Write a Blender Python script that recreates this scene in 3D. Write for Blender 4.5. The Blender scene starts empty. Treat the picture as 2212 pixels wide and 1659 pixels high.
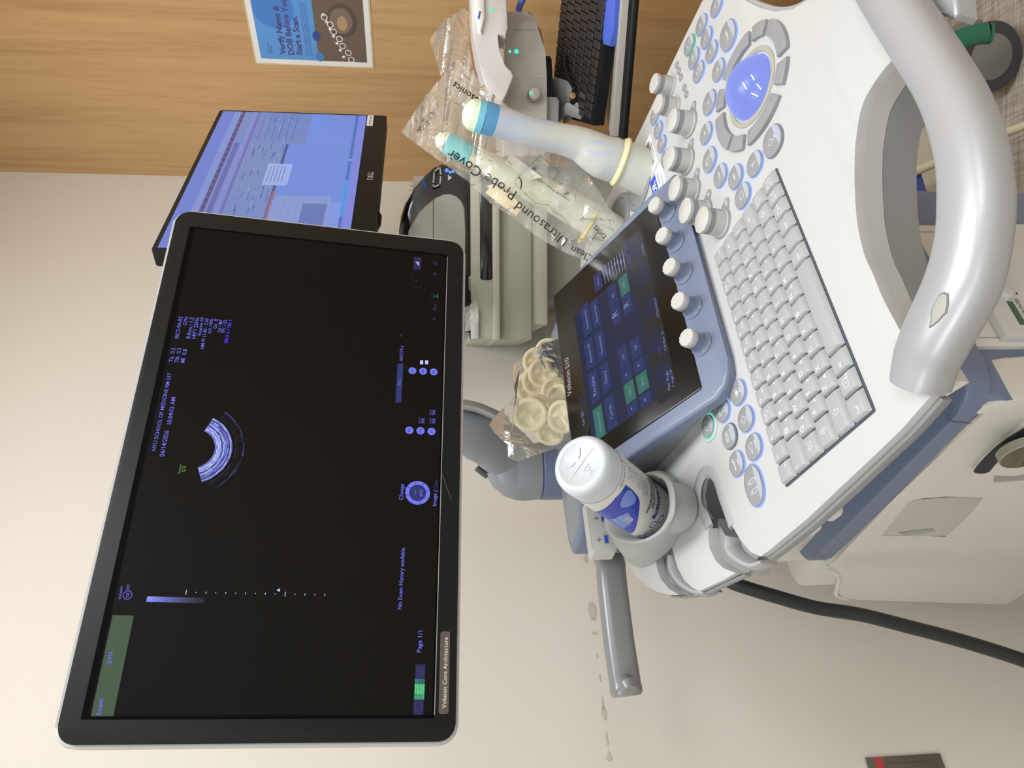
import bpy, bmesh, math, random
from mathutils import Vector, Matrix
random.seed(7)
scn = bpy.context.scene
col = scn.collection

# ------------------------------------------------------------------ camera
F_PX = 1650.0                    # focal length for the 2212 px wide frame
CAM = Vector((0, 0, 1.16))
RM = Matrix(((9.99994e-01, 3.472e-03, 0), (-3.73e-04, 1.07291e-01, -9.94228e-01), (-3.452e-03, 9.94222e-01, 1.07292e-01)))
cd = bpy.data.cameras.new('camera')
cam = bpy.data.objects.new('camera', cd)
col.objects.link(cam)
cd.sensor_fit = 'HORIZONTAL'; cd.sensor_width = 36.0; cd.lens = 36.0 * F_PX / 2212.0
cd.clip_start = 0.02; cd.clip_end = 50
# the phone was held upright and the file is stored on its side: quarter turn about the view axis
cam.matrix_world = Matrix.Translation(CAM) @ (RM @ Matrix.Rotation(math.radians(-90), 3, 'Z')).to_4x4()
scn.camera = cam
scn.view_settings.view_transform = 'Standard'
scn.view_settings.look = 'None'
scn.view_settings.exposure = 0.0
scn.view_settings.gamma = 1.0
scn.view_settings.use_curve_mapping = False

# ------------------------------------------------------------------ world + ceiling light panels
w = bpy.data.worlds.new('world'); scn.world = w; w.use_nodes = True
w.node_tree.nodes['Background'].inputs[0].default_value = (0.8, 0.85, 1, 1)
w.node_tree.nodes['Background'].inputs[1].default_value = 0.3

# room: corner post where the wood wall meets the painted wall
COR = Vector((0.5523, 2.1, 0))
DW = Vector((0.5928, -0.8054, 0)).normalized()      # along the wood wall, towards the right
DP = Vector((-0.8054, -0.5928, 0)).normalized()     # along the painted wall, towards the left
LW, LP, HC = 4.2, 4.6, 2.55
def room(a, b, z): return COR + DW * a + DP * b + Vector((0, 0, z))
def area(name, a, b, sx, sy, power, colr):
    ld = bpy.data.lights.new(name, 'AREA'); ld.shape = 'RECTANGLE'; ld.size = sx; ld.size_y = sy
    ld.energy = power; ld.color = colr
    o = bpy.data.objects.new(name, ld); col.objects.link(o)
    o.location = room(a, b, HC - 0.045); o.rotation_euler = (0, 0, math.atan2(DW.y, DW.x))
    return o
LIGHTS = [(1.35, 1.15, 1.2, 0.6), (1.35, 3.3, 1.2, 0.6), (3.2, 1.15, 1.2, 0.6), (3.2, 3.3, 1.2, 0.6)]
for i, (a, b, sx, sy) in enumerate(LIGHTS):
    area('ceiling_panel_lamp', a, b, sx, sy, (31, 28, 24, 20)[i], (0.95, 0.98, 1.0))

# ------------------------------------------------------------------ planes
class Pl:
    def __init__(s, O, x, y):
        s.O = Vector(O); s.x = Vector(x).normalized(); y = Vector(y); y = y - s.x * y.dot(s.x)
        s.y = y.normalized(); s.n = s.x.cross(s.y)
    def w(s, p):
        r = ray(p); return CAM + r * ((s.O - CAM).dot(s.n) / r.dot(s.n))
    def l(s, p):
        d = s.w(p) - s.O; return (d.dot(s.x), d.dot(s.y))
    def P(s, a, b, c=0.0): return s.O + s.x * a + s.y * b + s.n * c
    def up(s, h): return Pl(s.O + s.n * h, s.x, s.y)
def ray(p): return RM @ Vector(((829.5 - p[1]) / F_PX, (1106.0 - p[0]) / F_PX, -1.0))
def at(x, y, d):
    """point of the photo at horizontal distance d in front of the camera"""
    r = ray((x, y)); return CAM + r * (d / r.y)
ZUP = Vector((0, 0, 1))
C = Pl(CAM + Vector((0.05762385, 0.6757158, -0.32336082)), (.81123, .58471, -.0046), (-.57894, .79360, .18716))   # operating panel
M = Pl(CAM + Vector((-0.06115296, 0.79947342, 0.13192307)), (.89017, .45418, -.0362), (.07468, -.08424, .99364))  # main monitor
MX = Vector((.8112, .5847, 0)).normalized(); MY = Vector((-.5847, .8112, 0)).normalized()
def mp(a, b, z): return C.O + MX * a + MY * b + ZUP * z                # machine frame
_c2 = C.up(.022)
T = Pl((_c2.w((1416, 429)) + _c2.w((1516, 841))) / 2, C.x, MY * math.cos(math.radians(30)) + ZUP * math.sin(math.radians(30)))  # touch panel
WW = Pl(COR, DW, ZUP)          # wood wall
WP = Pl(COR, -DP, ZUP)         # painted wall (x grows towards the corner)
def z2(x, y): return (1350 + x / 3.6866, y / 3.6866)

# ------------------------------------------------------------------ materials
MATS = {}
def lin(c): 
    c = c / 255.0
    return c / 12.92 if c <= 0.04045 else ((c + 0.055) / 1.055) ** 2.4
def L3(r, g, b): return (lin(r), lin(g), lin(b), 1)
def mat(name, rgb, rough=0.45, metal=0.0, emit=0.0, alpha=1.0, bump=0.0, bscale=400, coat=0.0, trans=0.0, spec=0.5, sss=0.0, vary=0.0):
    if name in MATS: return MATS[name]
    m = bpy.data.materials.new(name); m.use_nodes = True; nt = m.node_tree
    b = nt.nodes['Principled BSDF']
    b.inputs['Base Color'].default_value = L3(*rgb); b.inputs['Roughness'].default_value = rough
    b.inputs['Metallic'].default_value = metal; b.inputs['Specular IOR Level'].default_value = spec
    b.inputs['Coat Weight'].default_value = coat; b.inputs['Coat Roughness'].default_value = 0.05
    b.inputs['Transmission Weight'].default_value = trans; b.inputs['Alpha'].default_value = alpha
    if sss: b.inputs['Subsurface Weight'].default_value = sss; b.inputs['Subsurface Radius'].default_value = (.01, .008, .006)
    if emit:
        b.inputs['Emission Color'].default_value = L3(*rgb); b.inputs['Emission Strength'].default_value = emit
    tc = nt.nodes.new('ShaderNodeTexCoord')
    if vary:
        n = nt.nodes.new('ShaderNodeTexNoise'); n.inputs['Scale'].default_value = 6; n.inputs['Detail'].default_value = 4
        nt.links.new(tc.outputs['Object'], n.inputs['Vector'])
        mx = nt.nodes.new('ShaderNodeMix'); mx.data_type = 'RGBA'
        c = L3(*rgb); mx.inputs['A'].default_value = tuple(x * (1 - vary) for x in c[:3]) + (1,)
        mx.inputs['B'].default_value = tuple(min(1, x * (1 + vary)) for x in c[:3]) + (1,)
        nt.links.new(n.outputs['Fac'], mx.inputs['Factor']); nt.links.new(mx.outputs['Result'], b.inputs['Base Color'])
    if bump:
        n = nt.nodes.new('ShaderNodeTexNoise'); n.inputs['Scale'].default_value = bscale; n.inputs['Detail'].default_value = 3
        nt.links.new(tc.outputs['Object'], n.inputs['Vector'])
        bp = nt.nodes.new('ShaderNodeBump'); bp.inputs['Strength'].default_value = bump; bp.inputs['Distance'].default_value = 0.001
        nt.links.new(n.outputs['Fac'], bp.inputs['Height']); nt.links.new(bp.outputs['Normal'], b.inputs['Normal'])
    MATS[name] = m
    return m
def glow(name, rgb, k=1.0):
    """something that gives off light: screen ink, backlights"""
    if name in MATS: return MATS[name]
    m = bpy.data.materials.new(name); m.use_nodes = True
    b = m.node_tree.nodes['Principled BSDF']
    b.inputs['Base Color'].default_value = (0.01, 0.01, 0.012, 1); b.inputs['Roughness'].default_value = 0.25
    b.inputs['Specular IOR Level'].default_value = 0.2
    b.inputs['Emission Color'].default_value = L3(*rgb); b.inputs['Emission Strength'].default_value = k
    MATS[name] = m
    return m
def film(name, rgb, haze, rough=0.08, bump=0.6, bscale=30):
    """clear thin plastic: mostly see-through with glossy crinkles and a little milk"""
    if name in MATS: return MATS[name]
    m = bpy.data.materials.new(name); m.use_nodes = True; nt = m.node_tree; nt.nodes.clear()
    out = nt.nodes.new('ShaderNodeOutputMaterial')
    tr = nt.nodes.new('ShaderNodeBsdfTransparent'); df = nt.nodes.new('ShaderNodeBsdfDiffuse'); df.inputs[0].default_value = L3(*rgb)
    gl = nt.nodes.new('ShaderNodeBsdfGlossy'); gl.inputs['Roughness'].default_value = rough
    fr = nt.nodes.new('ShaderNodeFresnel'); fr.inputs['IOR'].default_value = 1.5
    tc = nt.nodes.new('ShaderNodeTexCoord'); n = nt.nodes.new('ShaderNodeTexNoise')
    n.inputs['Scale'].default_value = bscale; n.inputs['Detail'].default_value = 5; n.inputs['Distortion'].default_value = 1.5
    nt.links.new(tc.outputs['Object'], n.inputs['Vector'])
    bp = nt.nodes.new('ShaderNodeBump'); bp.inputs['Strength'].default_value = bump; bp.inputs['Distance'].default_value = 0.006
    nt.links.new(n.outputs['Fac'], bp.inputs['Height'])
    for q in (gl, fr, df): nt.links.new(bp.outputs['Normal'], q.inputs['Normal'])
    m1 = nt.nodes.new('ShaderNodeMixShader'); m1.inputs[0].default_value = haze
    nt.links.new(tr.outputs[0], m1.inputs[1]); nt.links.new(df.outputs[0], m1.inputs[2])
    m2 = nt.nodes.new('ShaderNodeMixShader')
    nt.links.new(fr.outputs[0], m2.inputs[0]); nt.links.new(m1.outputs[0], m2.inputs[1]); nt.links.new(gl.outputs[0], m2.inputs[2])
    nt.links.new(m2.outputs[0], out.inputs[0])
    MATS[name] = m
    return m

WHITE = mat('panel_white', (185, 187, 187), .48, bump=.05, bscale=900)
CREAM = mat('body_cream', (210, 208, 202), .5, vary=.03)
NAVY = mat('slate_blue_plastic', (108, 120, 148), .4, bump=.08, bscale=900)
FRAME = mat('touch_frame_blue', (112, 122, 146), .3, bump=.05, bscale=900)
SILVER = mat('silver_paint', (168, 170, 174), .36, metal=.25, vary=.02)
SILV2 = mat('satin_silver', (140, 143, 146), .35, metal=.3)
LGREY = mat('light_grey_plastic', (196, 197, 195), .45)
MGREY = mat('mid_grey_plastic', (150, 151, 152), .5)
DGREY = mat('dark_grey_plastic', (92, 94, 98), .5)
KEYG = mat('key_grey', (160, 163, 166), .45, bump=.1, bscale=700)
KEYL = mat('legend_white', (238, 240, 244), .5)
BTN = mat('button_grey', (140, 142, 146), .4)
BTNL = mat('button_clear_edge', (168, 174, 188), .3)
GAP = mat('recess_dark', (70, 76, 88), .6)
BLACK = mat('gloss_black', (14, 14, 15), .16)
MBLACK = mat('matt_black', (24, 25, 28), .5, spec=.22)
BEZEL = mat('bezel_black', (19, 21, 22), .42, spec=.25)
GLASS = mat('screen_glass', (12, 11, 11), .22, spec=.35)
LEDB = glow('led_blue', (146, 176, 255), 1.0)
LEDG = glow('led_green', (60, 200, 150), 1.0)
LEDC = glow('led_cyan', (60, 235, 190), 1.4)
INKB = glow('ink_violet', (112, 118, 238), 1.0)
INKD = glow('ink_dim', (60, 66, 150), .8)
INKW = glow('ink_white', (200, 205, 255), 1.0)
INKK = mat('print_black', (30, 30, 34), .5)
CLEARW = mat('bottle_white', (192, 199, 205), .32, sss=.2)

# ------------------------------------------------------------------ mesh building
class MB:
    def __init__(s): s.v = []; s.f = []; s.m = []; s.mats = []
    def mi(s, m):
        if m not in s.mats: s.mats.append(m)
        return s.mats.index(m)
    def add(s, vs, fs, m):
        k = len(s.v); s.v += [Vector(q) for q in vs]; i = s.mi(m)
        for f in fs: s.f.append(tuple(k + j for j in f)); s.m.append(i)
        return s
    def bm(s, b, m):
        b.verts.index_update(); b.verts.ensure_lookup_table()
        s.add([q.co.copy() for q in b.verts], [[q.index for q in f.verts] for f in b.faces], m); b.free(); return s
    # polygon (plane coords) extruded between heights c0 < c1
    def prism(s, pl, pts, c0, c1, m, bev=0.0, seg=2, both=False):
        b = bmesh.new()
        area2 = sum(pts[i][0] * pts[(i + 1) % len(pts)][1] - pts[(i + 1) % len(pts)][0] * pts[i][1] for i in range(len(pts)))
        if area2 < 0: pts = list(reversed(pts))
        top = [b.verts.new(pl.P(a, q, c1)) for a, q in pts]; bot = [b.verts.new(pl.P(a, q, c0)) for a, q in pts]
        n = len(pts)
        ft = b.faces.new(top); fb = b.faces.new(list(reversed(bot)))
        for i in range(n): b.faces.new((bot[i], bot[(i + 1) % n], top[(i + 1) % n], top[i]))
        if bev > 0:
            ed = list(ft.edges) + (list(fb.edges) if both else [])
            bmesh.ops.bevel(b, geom=ed, offset=bev, segments=seg, affect='EDGES', profile=0.5, clamp_overlap=True)
        return s.bm(b, m)
    def holed(s, pl, pts, holes, c0, c1, m, bev=0.0, seg=2):
        """prism with round holes: holes = [(a, b, r)]"""
        from mathutils.geometry import tessellate_polygon
        area2 = sum(pts[i][0] * pts[(i + 1) % len(pts)][1] - pts[(i + 1) % len(pts)][0] * pts[i][1] for i in range(len(pts)))
        if area2 < 0: pts = list(reversed(pts))
        loops = [[tuple(p) for p in pts]] + [[(a + r * math.cos(-2 * math.pi * i / 32), b_ + r * math.sin(-2 * math.pi * i / 32)) for i in range(32)] for a, b_, r in holes]
        tris = tessellate_polygon([[Vector((x, y, 0)) for x, y in l] for l in loops])
        b = bmesh.new(); flat = [p for l in loops for p in l]
        tv = [b.verts.new(pl.P(x, y, c1)) for x, y in flat]; bv = [b.verts.new(pl.P(x, y, c0)) for x, y in flat]
        for t in tris:
            (x0, y0), (x1, y1), (x2, y2) = (flat[i] for i in t)
            ar = (x1 - x0) * (y2 - y0) - (x2 - x0) * (y1 - y0)
            if abs(ar) < 1e-12: continue
            t = t if ar > 0 else tuple(reversed(t))
            b.faces.new([tv[i] for i in t]); b.faces.new([bv[i] for i in reversed(t)])
        k = 0; rim = []
        for l in loops:
            n = len(l)
            for i in range(n):
                j = (i + 1) % n; f = b.faces.new((bv[k + i], bv[k + j], tv[k + j], tv[k + i]))
                for e in f.edges:
                    if set(e.verts) == {tv[k + i], tv[k + j]} and k == 0: rim.append(e)
            k += n
        if bev: bmesh.ops.bevel(b, geom=rim, offset=bev, segments=seg, affect='EDGES', profile=.5, clamp_overlap=True)
        return s.bm(b, m)
    def box(s, pl, a0, a1, b0, b1, c0, c1, m, bev=0.0, r=0.0, seg=2, both=True):
        pts = rrect(a0, a1, b0, b1, r) if r else [(a0, b0), (a1, b0), (a1, b1), (a0, b1)]
        if bev and not r:
            b = bmesh.new(); bmesh.ops.create_cube(b, size=1)
            for q in b.verts: q.co = pl.P((a0 + a1) / 2 + q.co.x * (a1 - a0), (b0 + b1) / 2 + q.co.y * (b1 - b0), (c0 + c1) / 2 + q.co.z * (c1 - c0))
            bmesh.ops.bevel(b, geom=list(b.edges), offset=bev, segments=seg, affect='EDGES', profile=.5, clamp_overlap=True)
            return s.bm(b, m)
        return s.prism(pl, pts, c0, c1, m, bev, seg, both)
    def lathe(s, O, axis, prof, m, n=32, ref=None, sy=1.0):
        """prof: (radius, height) pairs along axis"""
        axis = Vector(axis).normalized(); ref = Vector(ref) if ref else (Vector((1, 0, 0)) if abs(axis.x) < .8 else Vector((0, 1, 0)))
        x = (ref - axis * ref.dot(axis)).normalized(); y = axis.cross(x); O = Vector(O)
        vs = []; fs = []
        for r, h in prof:
            for i in range(n):
                t = 2 * math.pi * i / n; vs.append(O + axis * h + x * (r * math.cos(t)) + y * (r * sy * math.sin(t)))
        for k in range(len(prof) - 1):
            for i in range(n):
                j = (i + 1) % n; fs.append((k * n + i, k * n + j, (k + 1) * n + j, (k + 1) * n + i))
        if prof[0][0] > 1e-5: fs.append(tuple(reversed(range(n))))
        if prof[-1][0] > 1e-5: fs.append(tuple((len(prof) - 1) * n + i for i in range(n)))
        return s.add(vs, fs, m)
    def tube(s, pts, rad, m, n=12, upv=(0, 0, 1), ry=None, caps=True, power=2.0):
        """swept tube; rad / ry = half width and half height, numbers or lists"""
        pts = [Vector(p) for p in pts]; N = len(pts); upv = Vector(upv)
        rad = [rad] * N if not isinstance(rad, (list, tuple)) else rad
        ry = rad if ry is None else ([ry] * N if not isinstance(ry, (list, tuple)) else ry)
        rad = list(rad) + [rad[-1]] * (N - len(rad)); ry = list(ry) + [ry[-1]] * (N - len(ry))
        vs = []; fs = []
        for k, p in enumerate(pts):
            t = (pts[min(k + 1, N - 1)] - pts[max(k - 1, 0)]).normalized()
            x = t.cross(upv)
            if x.length < 1e-4: x = t.cross(Vector((1, 0, 0.01)))
            x.normalize(); y = x.cross(t)
            for i in range(n):
                a = 2 * math.pi * i / n; ca, sa = math.cos(a), math.sin(a)
                e = 2.0 / power
                vs.append(p + x * (rad[k] * math.copysign(abs(ca) ** e, ca)) + y * (ry[k] * math.copysign(abs(sa) ** e, sa)))
        for k in range(N - 1):
            for i in range(n):
                j = (i + 1) % n; fs.append((k * n + i, k * n + j, (k + 1) * n + j, (k + 1) * n + i))
        if caps: fs.append(tuple(reversed(range(n)))); fs.append(tuple((N - 1) * n + i for i in range(n)))
        return s.add(vs, fs, m)
    def torus(s, O, axis, R, r, m, n=32, k=10, ref=None):
        axis = Vector(axis).normalized(); ref = Vector(ref) if ref else (Vector((1, 0, 0)) if abs(axis.x) < .8 else Vector((0, 1, 0)))
        x = (ref - axis * ref.dot(axis)).normalized(); y = axis.cross(x); O = Vector(O); vs = []; fs = []
        for i in range(n):
            t = 2 * math.pi * i / n; d = x * math.cos(t) + y * math.sin(t)
            for j in range(k):
                q = 2 * math.pi * j / k; vs.append(O + d * (R + r * math.cos(q)) + axis * (r * math.sin(q)))
        for i in range(n):
            for j in range(k):
                i2, j2 = (i + 1) % n, (j + 1) % k
                fs.append((i * k + j, i2 * k + j, i2 * k + j2, i * k + j2))
        return s.add(vs, fs, m)
    def quad(s, pts, m): return s.add(pts, [tuple(range(len(pts)))], m)
    def rect(s, pl, a0, a1, b0, b1, c, m): return s.quad([pl.P(a0, b0, c), pl.P(a1, b0, c), pl.P(a1, b1, c), pl.P(a0, b1, c)], m)
    def disc(s, pl, a, b, r, c, m, n=24, ry=None):
        ry = ry or r
        return s.quad([pl.P(a + r * math.cos(2 * math.pi * i / n), b + ry * math.sin(2 * math.pi * i / n), c) for i in range(n)], m)
    def ringf(s, pl, a, b, r0, r1, c, m, t0=0.0, t1=360.0, n=32):
        vs = []
        for i in range(n + 1):
            t = math.radians(t0 + (t1 - t0) * i / n)
            vs += [pl.P(a + r0 * math.cos(t), b + r0 * math.sin(t), c), pl.P(a + r1 * math.cos(t), b + r1 * math.sin(t), c)]
        return s.add(vs, [(2 * i, 2 * i + 1, 2 * i + 3, 2 * i + 2) for i in range(n)], m)
    def line(s, pl, pts, wd, c, m, closed=False):
        if closed: pts = list(pts) + [pts[0]]
        for (a0, b0), (a1, b1) in zip(pts[:-1], pts[1:]):
            dx, dy = a1 - a0, b1 - b0; l = math.hypot(dx, dy) or 1; nx, ny = -dy / l * wd / 2, dx / l * wd / 2
            ex, ey = dx / l * wd / 2, dy / l * wd / 2
            s.quad([pl.P(a0 - ex + nx, b0 - ey + ny, c), pl.P(a0 - ex - nx, b0 - ey - ny, c), pl.P(a1 + ex - nx, b1 + ey - ny, c), pl.P(a1 + ex + nx, b1 + ey + ny, c)], m)
        return s
    # writing: starts at (a, b), size = letter height; fit = total width
    def text(s, pl, txt, a, b, size, c, m, rot=0.0, fit=None, align='L', wrap=None, bold=0.0):
        vs, fs, wd, ht = glyphs(txt, bold)
        if not vs: return s
        k = size / ht if fit is None else fit / wd
        ca, sa = math.cos(rot), math.sin(rot)
        ox = 0 if align == 'L' else (-wd * k / 2 if align == 'C' else -wd * k)
        out = []
        for x, y in vs:
            X = x * k + ox; Y = y * (size / ht if size else k)
            A, B_ = a + X * ca - Y * sa, b + X * sa + Y * ca
            out.append(wrap(A, B_, c) if wrap else pl.P(A, B_, c))
        return s.add(out, fs, m)
    def tpx(s, pl, txt, p0, p1, c, m, bold=0.0):
        """writing on a plane between two baseline points of the photo"""
        a = Vector(pl.l(p0)); b = Vector(pl.l(p1)); d = b - a
        return s.text(pl, txt, a.x, a.y, None, c, m, rot=math.atan2(d.y, d.x), fit=d.length, bold=bold)
    def rpx(s, pl, p0, p1, c, m):
        a = pl.l(p0); b = pl.l(p1)
        return s.rect(pl, min(a[0], b[0]), max(a[0], b[0]), min(a[1], b[1]), max(a[1], b[1]), c, m)
GL = {}
def glyphs(txt, bold=0.0):
    if (txt, bold) in GL: return GL[(txt, bold)]
    cu = bpy.data.curves.new('writing', 'FONT'); cu.body = txt; cu.size = 1; cu.resolution_u = 2; cu.offset = bold
    o = bpy.data.objects.new('writing', cu); me = o.to_mesh()
    vs = [(q.co.x, q.co.y) for q in me.vertices]; fs = [tuple(p.vertices) for p in me.polygons]
    o.to_mesh_clear(); bpy.data.objects.remove(o); bpy.data.curves.remove(cu)
    if not vs: GL[(txt, bold)] = ([], [], 1, 1); return GL[(txt, bold)]
    x0 = min(q[0] for q in vs); x1 = max(q[0] for q in vs)
    vs = [(q[0] - x0, q[1]) for q in vs]
    GL[(txt, bold)] = (vs, fs, x1 - x0, 0.72)
    return GL[(txt, bold)]
def rrect(a0, a1, b0, b1, r, n=5):
    o = []
    for cx, cy, t0 in ((a1 - r, b1 - r, 0), (a0 + r, b1 - r, 90), (a0 + r, b0 + r, 180), (a1 - r, b0 + r, 270)):
        for i in range(n + 1):
            t = math.radians(t0 + 90 * i / n); o.append((cx + r * math.cos(t), cy + r * math.sin(t)))
    return o
def spline(pts, sub=6, closed=False):
    pts = [Vector(p) for p in pts]; N = len(pts); out = []
    rng = range(N if closed else N - 1)
    for i in rng:
        p0 = pts[(i - 1) % N] if closed or i > 0 else pts[0]; p1 = pts[i]; p2 = pts[(i + 1) % N]
        p3 = pts[(i + 2) % N] if closed or i + 2 < N else pts[-1]
        for k in range(sub):
            t = k / sub
            out.append(0.5 * ((2 * p1) + (p2 - p0) * t + (2 * p0 - 5 * p1 + 4 * p2 - p3) * t * t + (3 * p1 - p0 - 3 * p2 + p3) * t ** 3))
    if not closed: out.append(pts[-1])
    return out
WL = {}
def obj(name, mb, parent=None, smooth=40, origin=None):
    if not mb.v: return None
    if origin is None:
        lo = Vector((min(q.x for q in mb.v), min(q.y for q in mb.v), min(q.z for q in mb.v)))
        hi = Vector((max(q.x for q in mb.v), max(q.y for q in mb.v), max(q.z for q in mb.v)))
        origin = (lo + hi) / 2
        if parent is None: origin.z = lo.z
    me = bpy.data.meshes.new(name)
    me.from_pydata([tuple(q - origin) for q in mb.v], [], mb.f)
    for m in mb.mats: me.materials.append(m)
    me.polygons.foreach_set('material_index', mb.m)
    me.validate(); me.update()
    if smooth:
        me.shade_smooth(); me.set_sharp_from_angle(angle=math.radians(smooth))
    o = bpy.data.objects.new(name, me); col.objects.link(o)
    WL[o.name] = Vector(origin)
    if parent is not None:
        o.parent = parent; o.location = origin - WL[parent.name]
    else: o.location = origin
    return o
def tag(o, label=None, cat=None, group=None, kind=None):
    if label: o['label'] = label
    if cat: o['category'] = cat
    if group: o['group'] = group
    if kind: o['kind'] = kind
    return o
def thing(name, loc, label, cat, group=None):
    o = bpy.data.objects.new(name, None); col.objects.link(o); o.location = loc; o.empty_display_size = .05
    WL[o.name] = Vector(loc)
    return tag(o, label, cat, group)

# ------------------------------------------------------------------ setting
def wood_mat():
    m = mat('oak_laminate', (186, 146, 98), .42); nt = m.node_tree; b = nt.nodes['Principled BSDF']
    tc = nt.nodes.new('ShaderNodeTexCoord'); mp_ = nt.nodes.new('ShaderNodeMapping')
    mp_.inputs['Scale'].default_value = (1, 1, 0.05); nt.links.new(tc.outputs['Object'], mp_.inputs['Vector'])
    n1 = nt.nodes.new('ShaderNodeTexNoise'); n1.inputs['Scale'].default_value = 28; n1.inputs['Detail'].default_value = 7; n1.inputs['Distortion'].default_value = .6
    n2 = nt.nodes.new('ShaderNodeTexNoise'); n2.inputs['Scale'].default_value = 170; n2.inputs['Detail'].default_value = 3
    mp3 = nt.nodes.new('ShaderNodeMapping'); mp3.inputs['Scale'].default_value = (1, 1, 0.3); nt.links.new(tc.outputs['Object'], mp3.inputs['Vector'])
    n3 = nt.nodes.new('ShaderNodeTexNoise'); n3.inputs['Scale'].default_value = 3.5; n3.inputs['Detail'].default_value = 2
    nt.links.new(mp_.outputs[0], n1.inputs['Vector']); nt.links.new(mp_.outputs[0], n2.inputs['Vector']); nt.links.new(mp3.outputs[0], n3.inputs['Vector'])
    a1 = nt.nodes.new('ShaderNodeMath'); a1.operation = 'MULTIPLY_ADD'; a1.inputs[1].default_value = .45
    nt.links.new(n2.outputs['Fac'], a1.inputs[0]); nt.links.new(n1.outputs['Fac'], a1.inputs[2])
    a2 = nt.nodes.new('ShaderNodeMath'); a2.operation = 'MULTIPLY_ADD'; a2.inputs[1].default_value = .35
    nt.links.new(n3.outputs['Fac'], a2.inputs[0]); nt.links.new(a1.outputs[0], a2.inputs[2])
    cr = nt.nodes.new('ShaderNodeValToRGB'); cr.color_ramp.elements[0].position = .62; cr.color_ramp.elements[0].color = L3(172, 133, 88)
    cr.color_ramp.elements[1].position = 1.15 if False else 1.0; cr.color_ramp.elements[1].color = L3(193, 155, 108)
    nt.links.new(a2.outputs[0], cr.inputs[0]); nt.links.new(cr.outputs[0], b.inputs['Base Color'])
    return m
def floor_mat():
    m = mat('woven_vinyl', (176, 166, 152), .5); nt = m.node_tree; b = nt.nodes['Principled BSDF']
    tc = nt.nodes.new('ShaderNodeTexCoord'); prev = None
    for sc in ((1, .06, 1), (.06, 1, 1)):
        mp_ = nt.nodes.new('ShaderNodeMapping'); mp_.inputs['Scale'].default_value = sc; mp_.inputs['Rotation'].default_value = (0, 0, .35)
        nt.links.new(tc.outputs['Object'], mp_.inputs['Vector'])
        n = nt.nodes.new('ShaderNodeTexNoise'); n.inputs['Scale'].default_value = 150; n.inputs['Detail'].default_value = 4
        nt.links.new(mp_.outputs[0], n.inputs['Vector'])
        if prev:
            a = nt.nodes.new('ShaderNodeMath'); a.operation = 'ADD'; nt.links.new(prev.outputs[0], a.inputs[0]); nt.links.new(n.outputs['Fac'], a.inputs[1]); prev = a
        else: prev = n
    cr = nt.nodes.new('ShaderNodeValToRGB')
    mr = nt.nodes.new('ShaderNodeMath'); mr.operation = 'MULTIPLY'; mr.inputs[1].default_value = .5; nt.links.new(prev.outputs[0], mr.inputs[0])
    cr.color_ramp.elements[0].position = .36; cr.color_ramp.elements[0].color = L3(140, 128, 114)
    cr.color_ramp.elements[1].position = .62; cr.color_ramp.elements[1].color = L3(196, 188, 176)
    nt.links.new(mr.outputs[0], cr.inputs[0]); nt.links.new(cr.outputs[0], b.inputs['Base Color'])
    return m
PAINT = mat('warm_wall_paint', (217, 212, 203), .55, bump=.25, bscale=260)
def wallbox(name, a0, a1, b0, b1, z0, z1, m):
    b = MB(); p = Pl(COR, DW, DP)
    b.box(Pl(COR, DW, DP), a0, a1, b0, b1, min(z0 * -1, z1 * -1) if p.n.z < 0 else z0, max(-z0, -z1) if p.n.z < 0 else z1, m)
    return tag(obj(name, b, smooth=0), kind='structure')
WOOD = wood_mat()
wallbox('wall_right', -.1, LW, -.1, 0, 0, HC, WOOD)
WB = wallbox('wall_back', -.1, 0, 0, LP, 0, HC, PAINT)
PAINT2 = mat('pale_wall_paint', (222, 222, 220), .6)
wallbox('wall_left', 0, LW, LP, LP + .1, 0, HC, PAINT2)
wallbox('wall_front', LW, LW + .1, -.1, LP + .1, 0, HC, PAINT2)
wallbox('floor', -.1, LW + .1, -.1, LP + .1, -.1, 0, floor_mat())
wallbox('ceiling', -.1, LW + .1, -.1, LP + .1, HC, HC + .1, mat('ceiling_white', (235, 232, 225), .8))
RP = Pl(COR, DW, -DP)
for i, (a, b_, sx, sy) in enumerate(LIGHTS):
    m = MB(); m.box(RP, a - sx / 2 - .03, a + sx / 2 + .03, -b_ - sy / 2 - .03, -b_ + sy / 2 + .03, HC - .03, HC - .001, LGREY, bev=.004)
    o = obj('ceiling_light', m); tag(o, 'flat rectangular ceiling light panel', 'ceiling light', 'ceiling light panels out of the frame')
    m = MB(); m.box(RP, a - sx / 2, a + sx / 2, -b_ - sy / 2, -b_ + sy / 2, HC - .036, HC - .0305, glow('diffuser_white', (255, 248, 232), 1.6)); obj('diffuser', m, o)
m = MB(); MARK = mat('wall_scuff', (192, 189, 176), .6)
for (x, y), (rx, rz) in zip(((1265, 1197), (1265, 1210), (1279, 1318), (1281, 1338), (1285, 1368), (1290, 1418), (1296, 1465), (1302, 1520), (1305, 1541), (1311, 1597), (1315, 1627), (1316, 1638)),
                            ((.006, .003), (.007, .005), (.016, .0095), (.003, .007), (.003, .006), (.003, .002), (.007, .002), (.012, .002), (.012, .005), (.012, .0018), (.003, .003), (.005, .006))):
    a, b_ = WP.l((x, y)); m.disc(WP, a, b_, rx, .0006 if WP.n.dot(CAM - WP.O) > 0 else -.0006, MARK, 14, rz * .85)
obj('scuff_mark', m, WB, smooth=0)

# ================================================================== ultrasound machine
US = thing('ultrasound_machine', Vector((mp(.15, .2, 0).x, mp(.15, .2, 0).y, 0)), 'white and grey wheeled ultrasound machine with big black monitor, keyboard and trackball panel', 'ultrasound machine')
def cl(p): return Vector(C.l(p))
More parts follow.
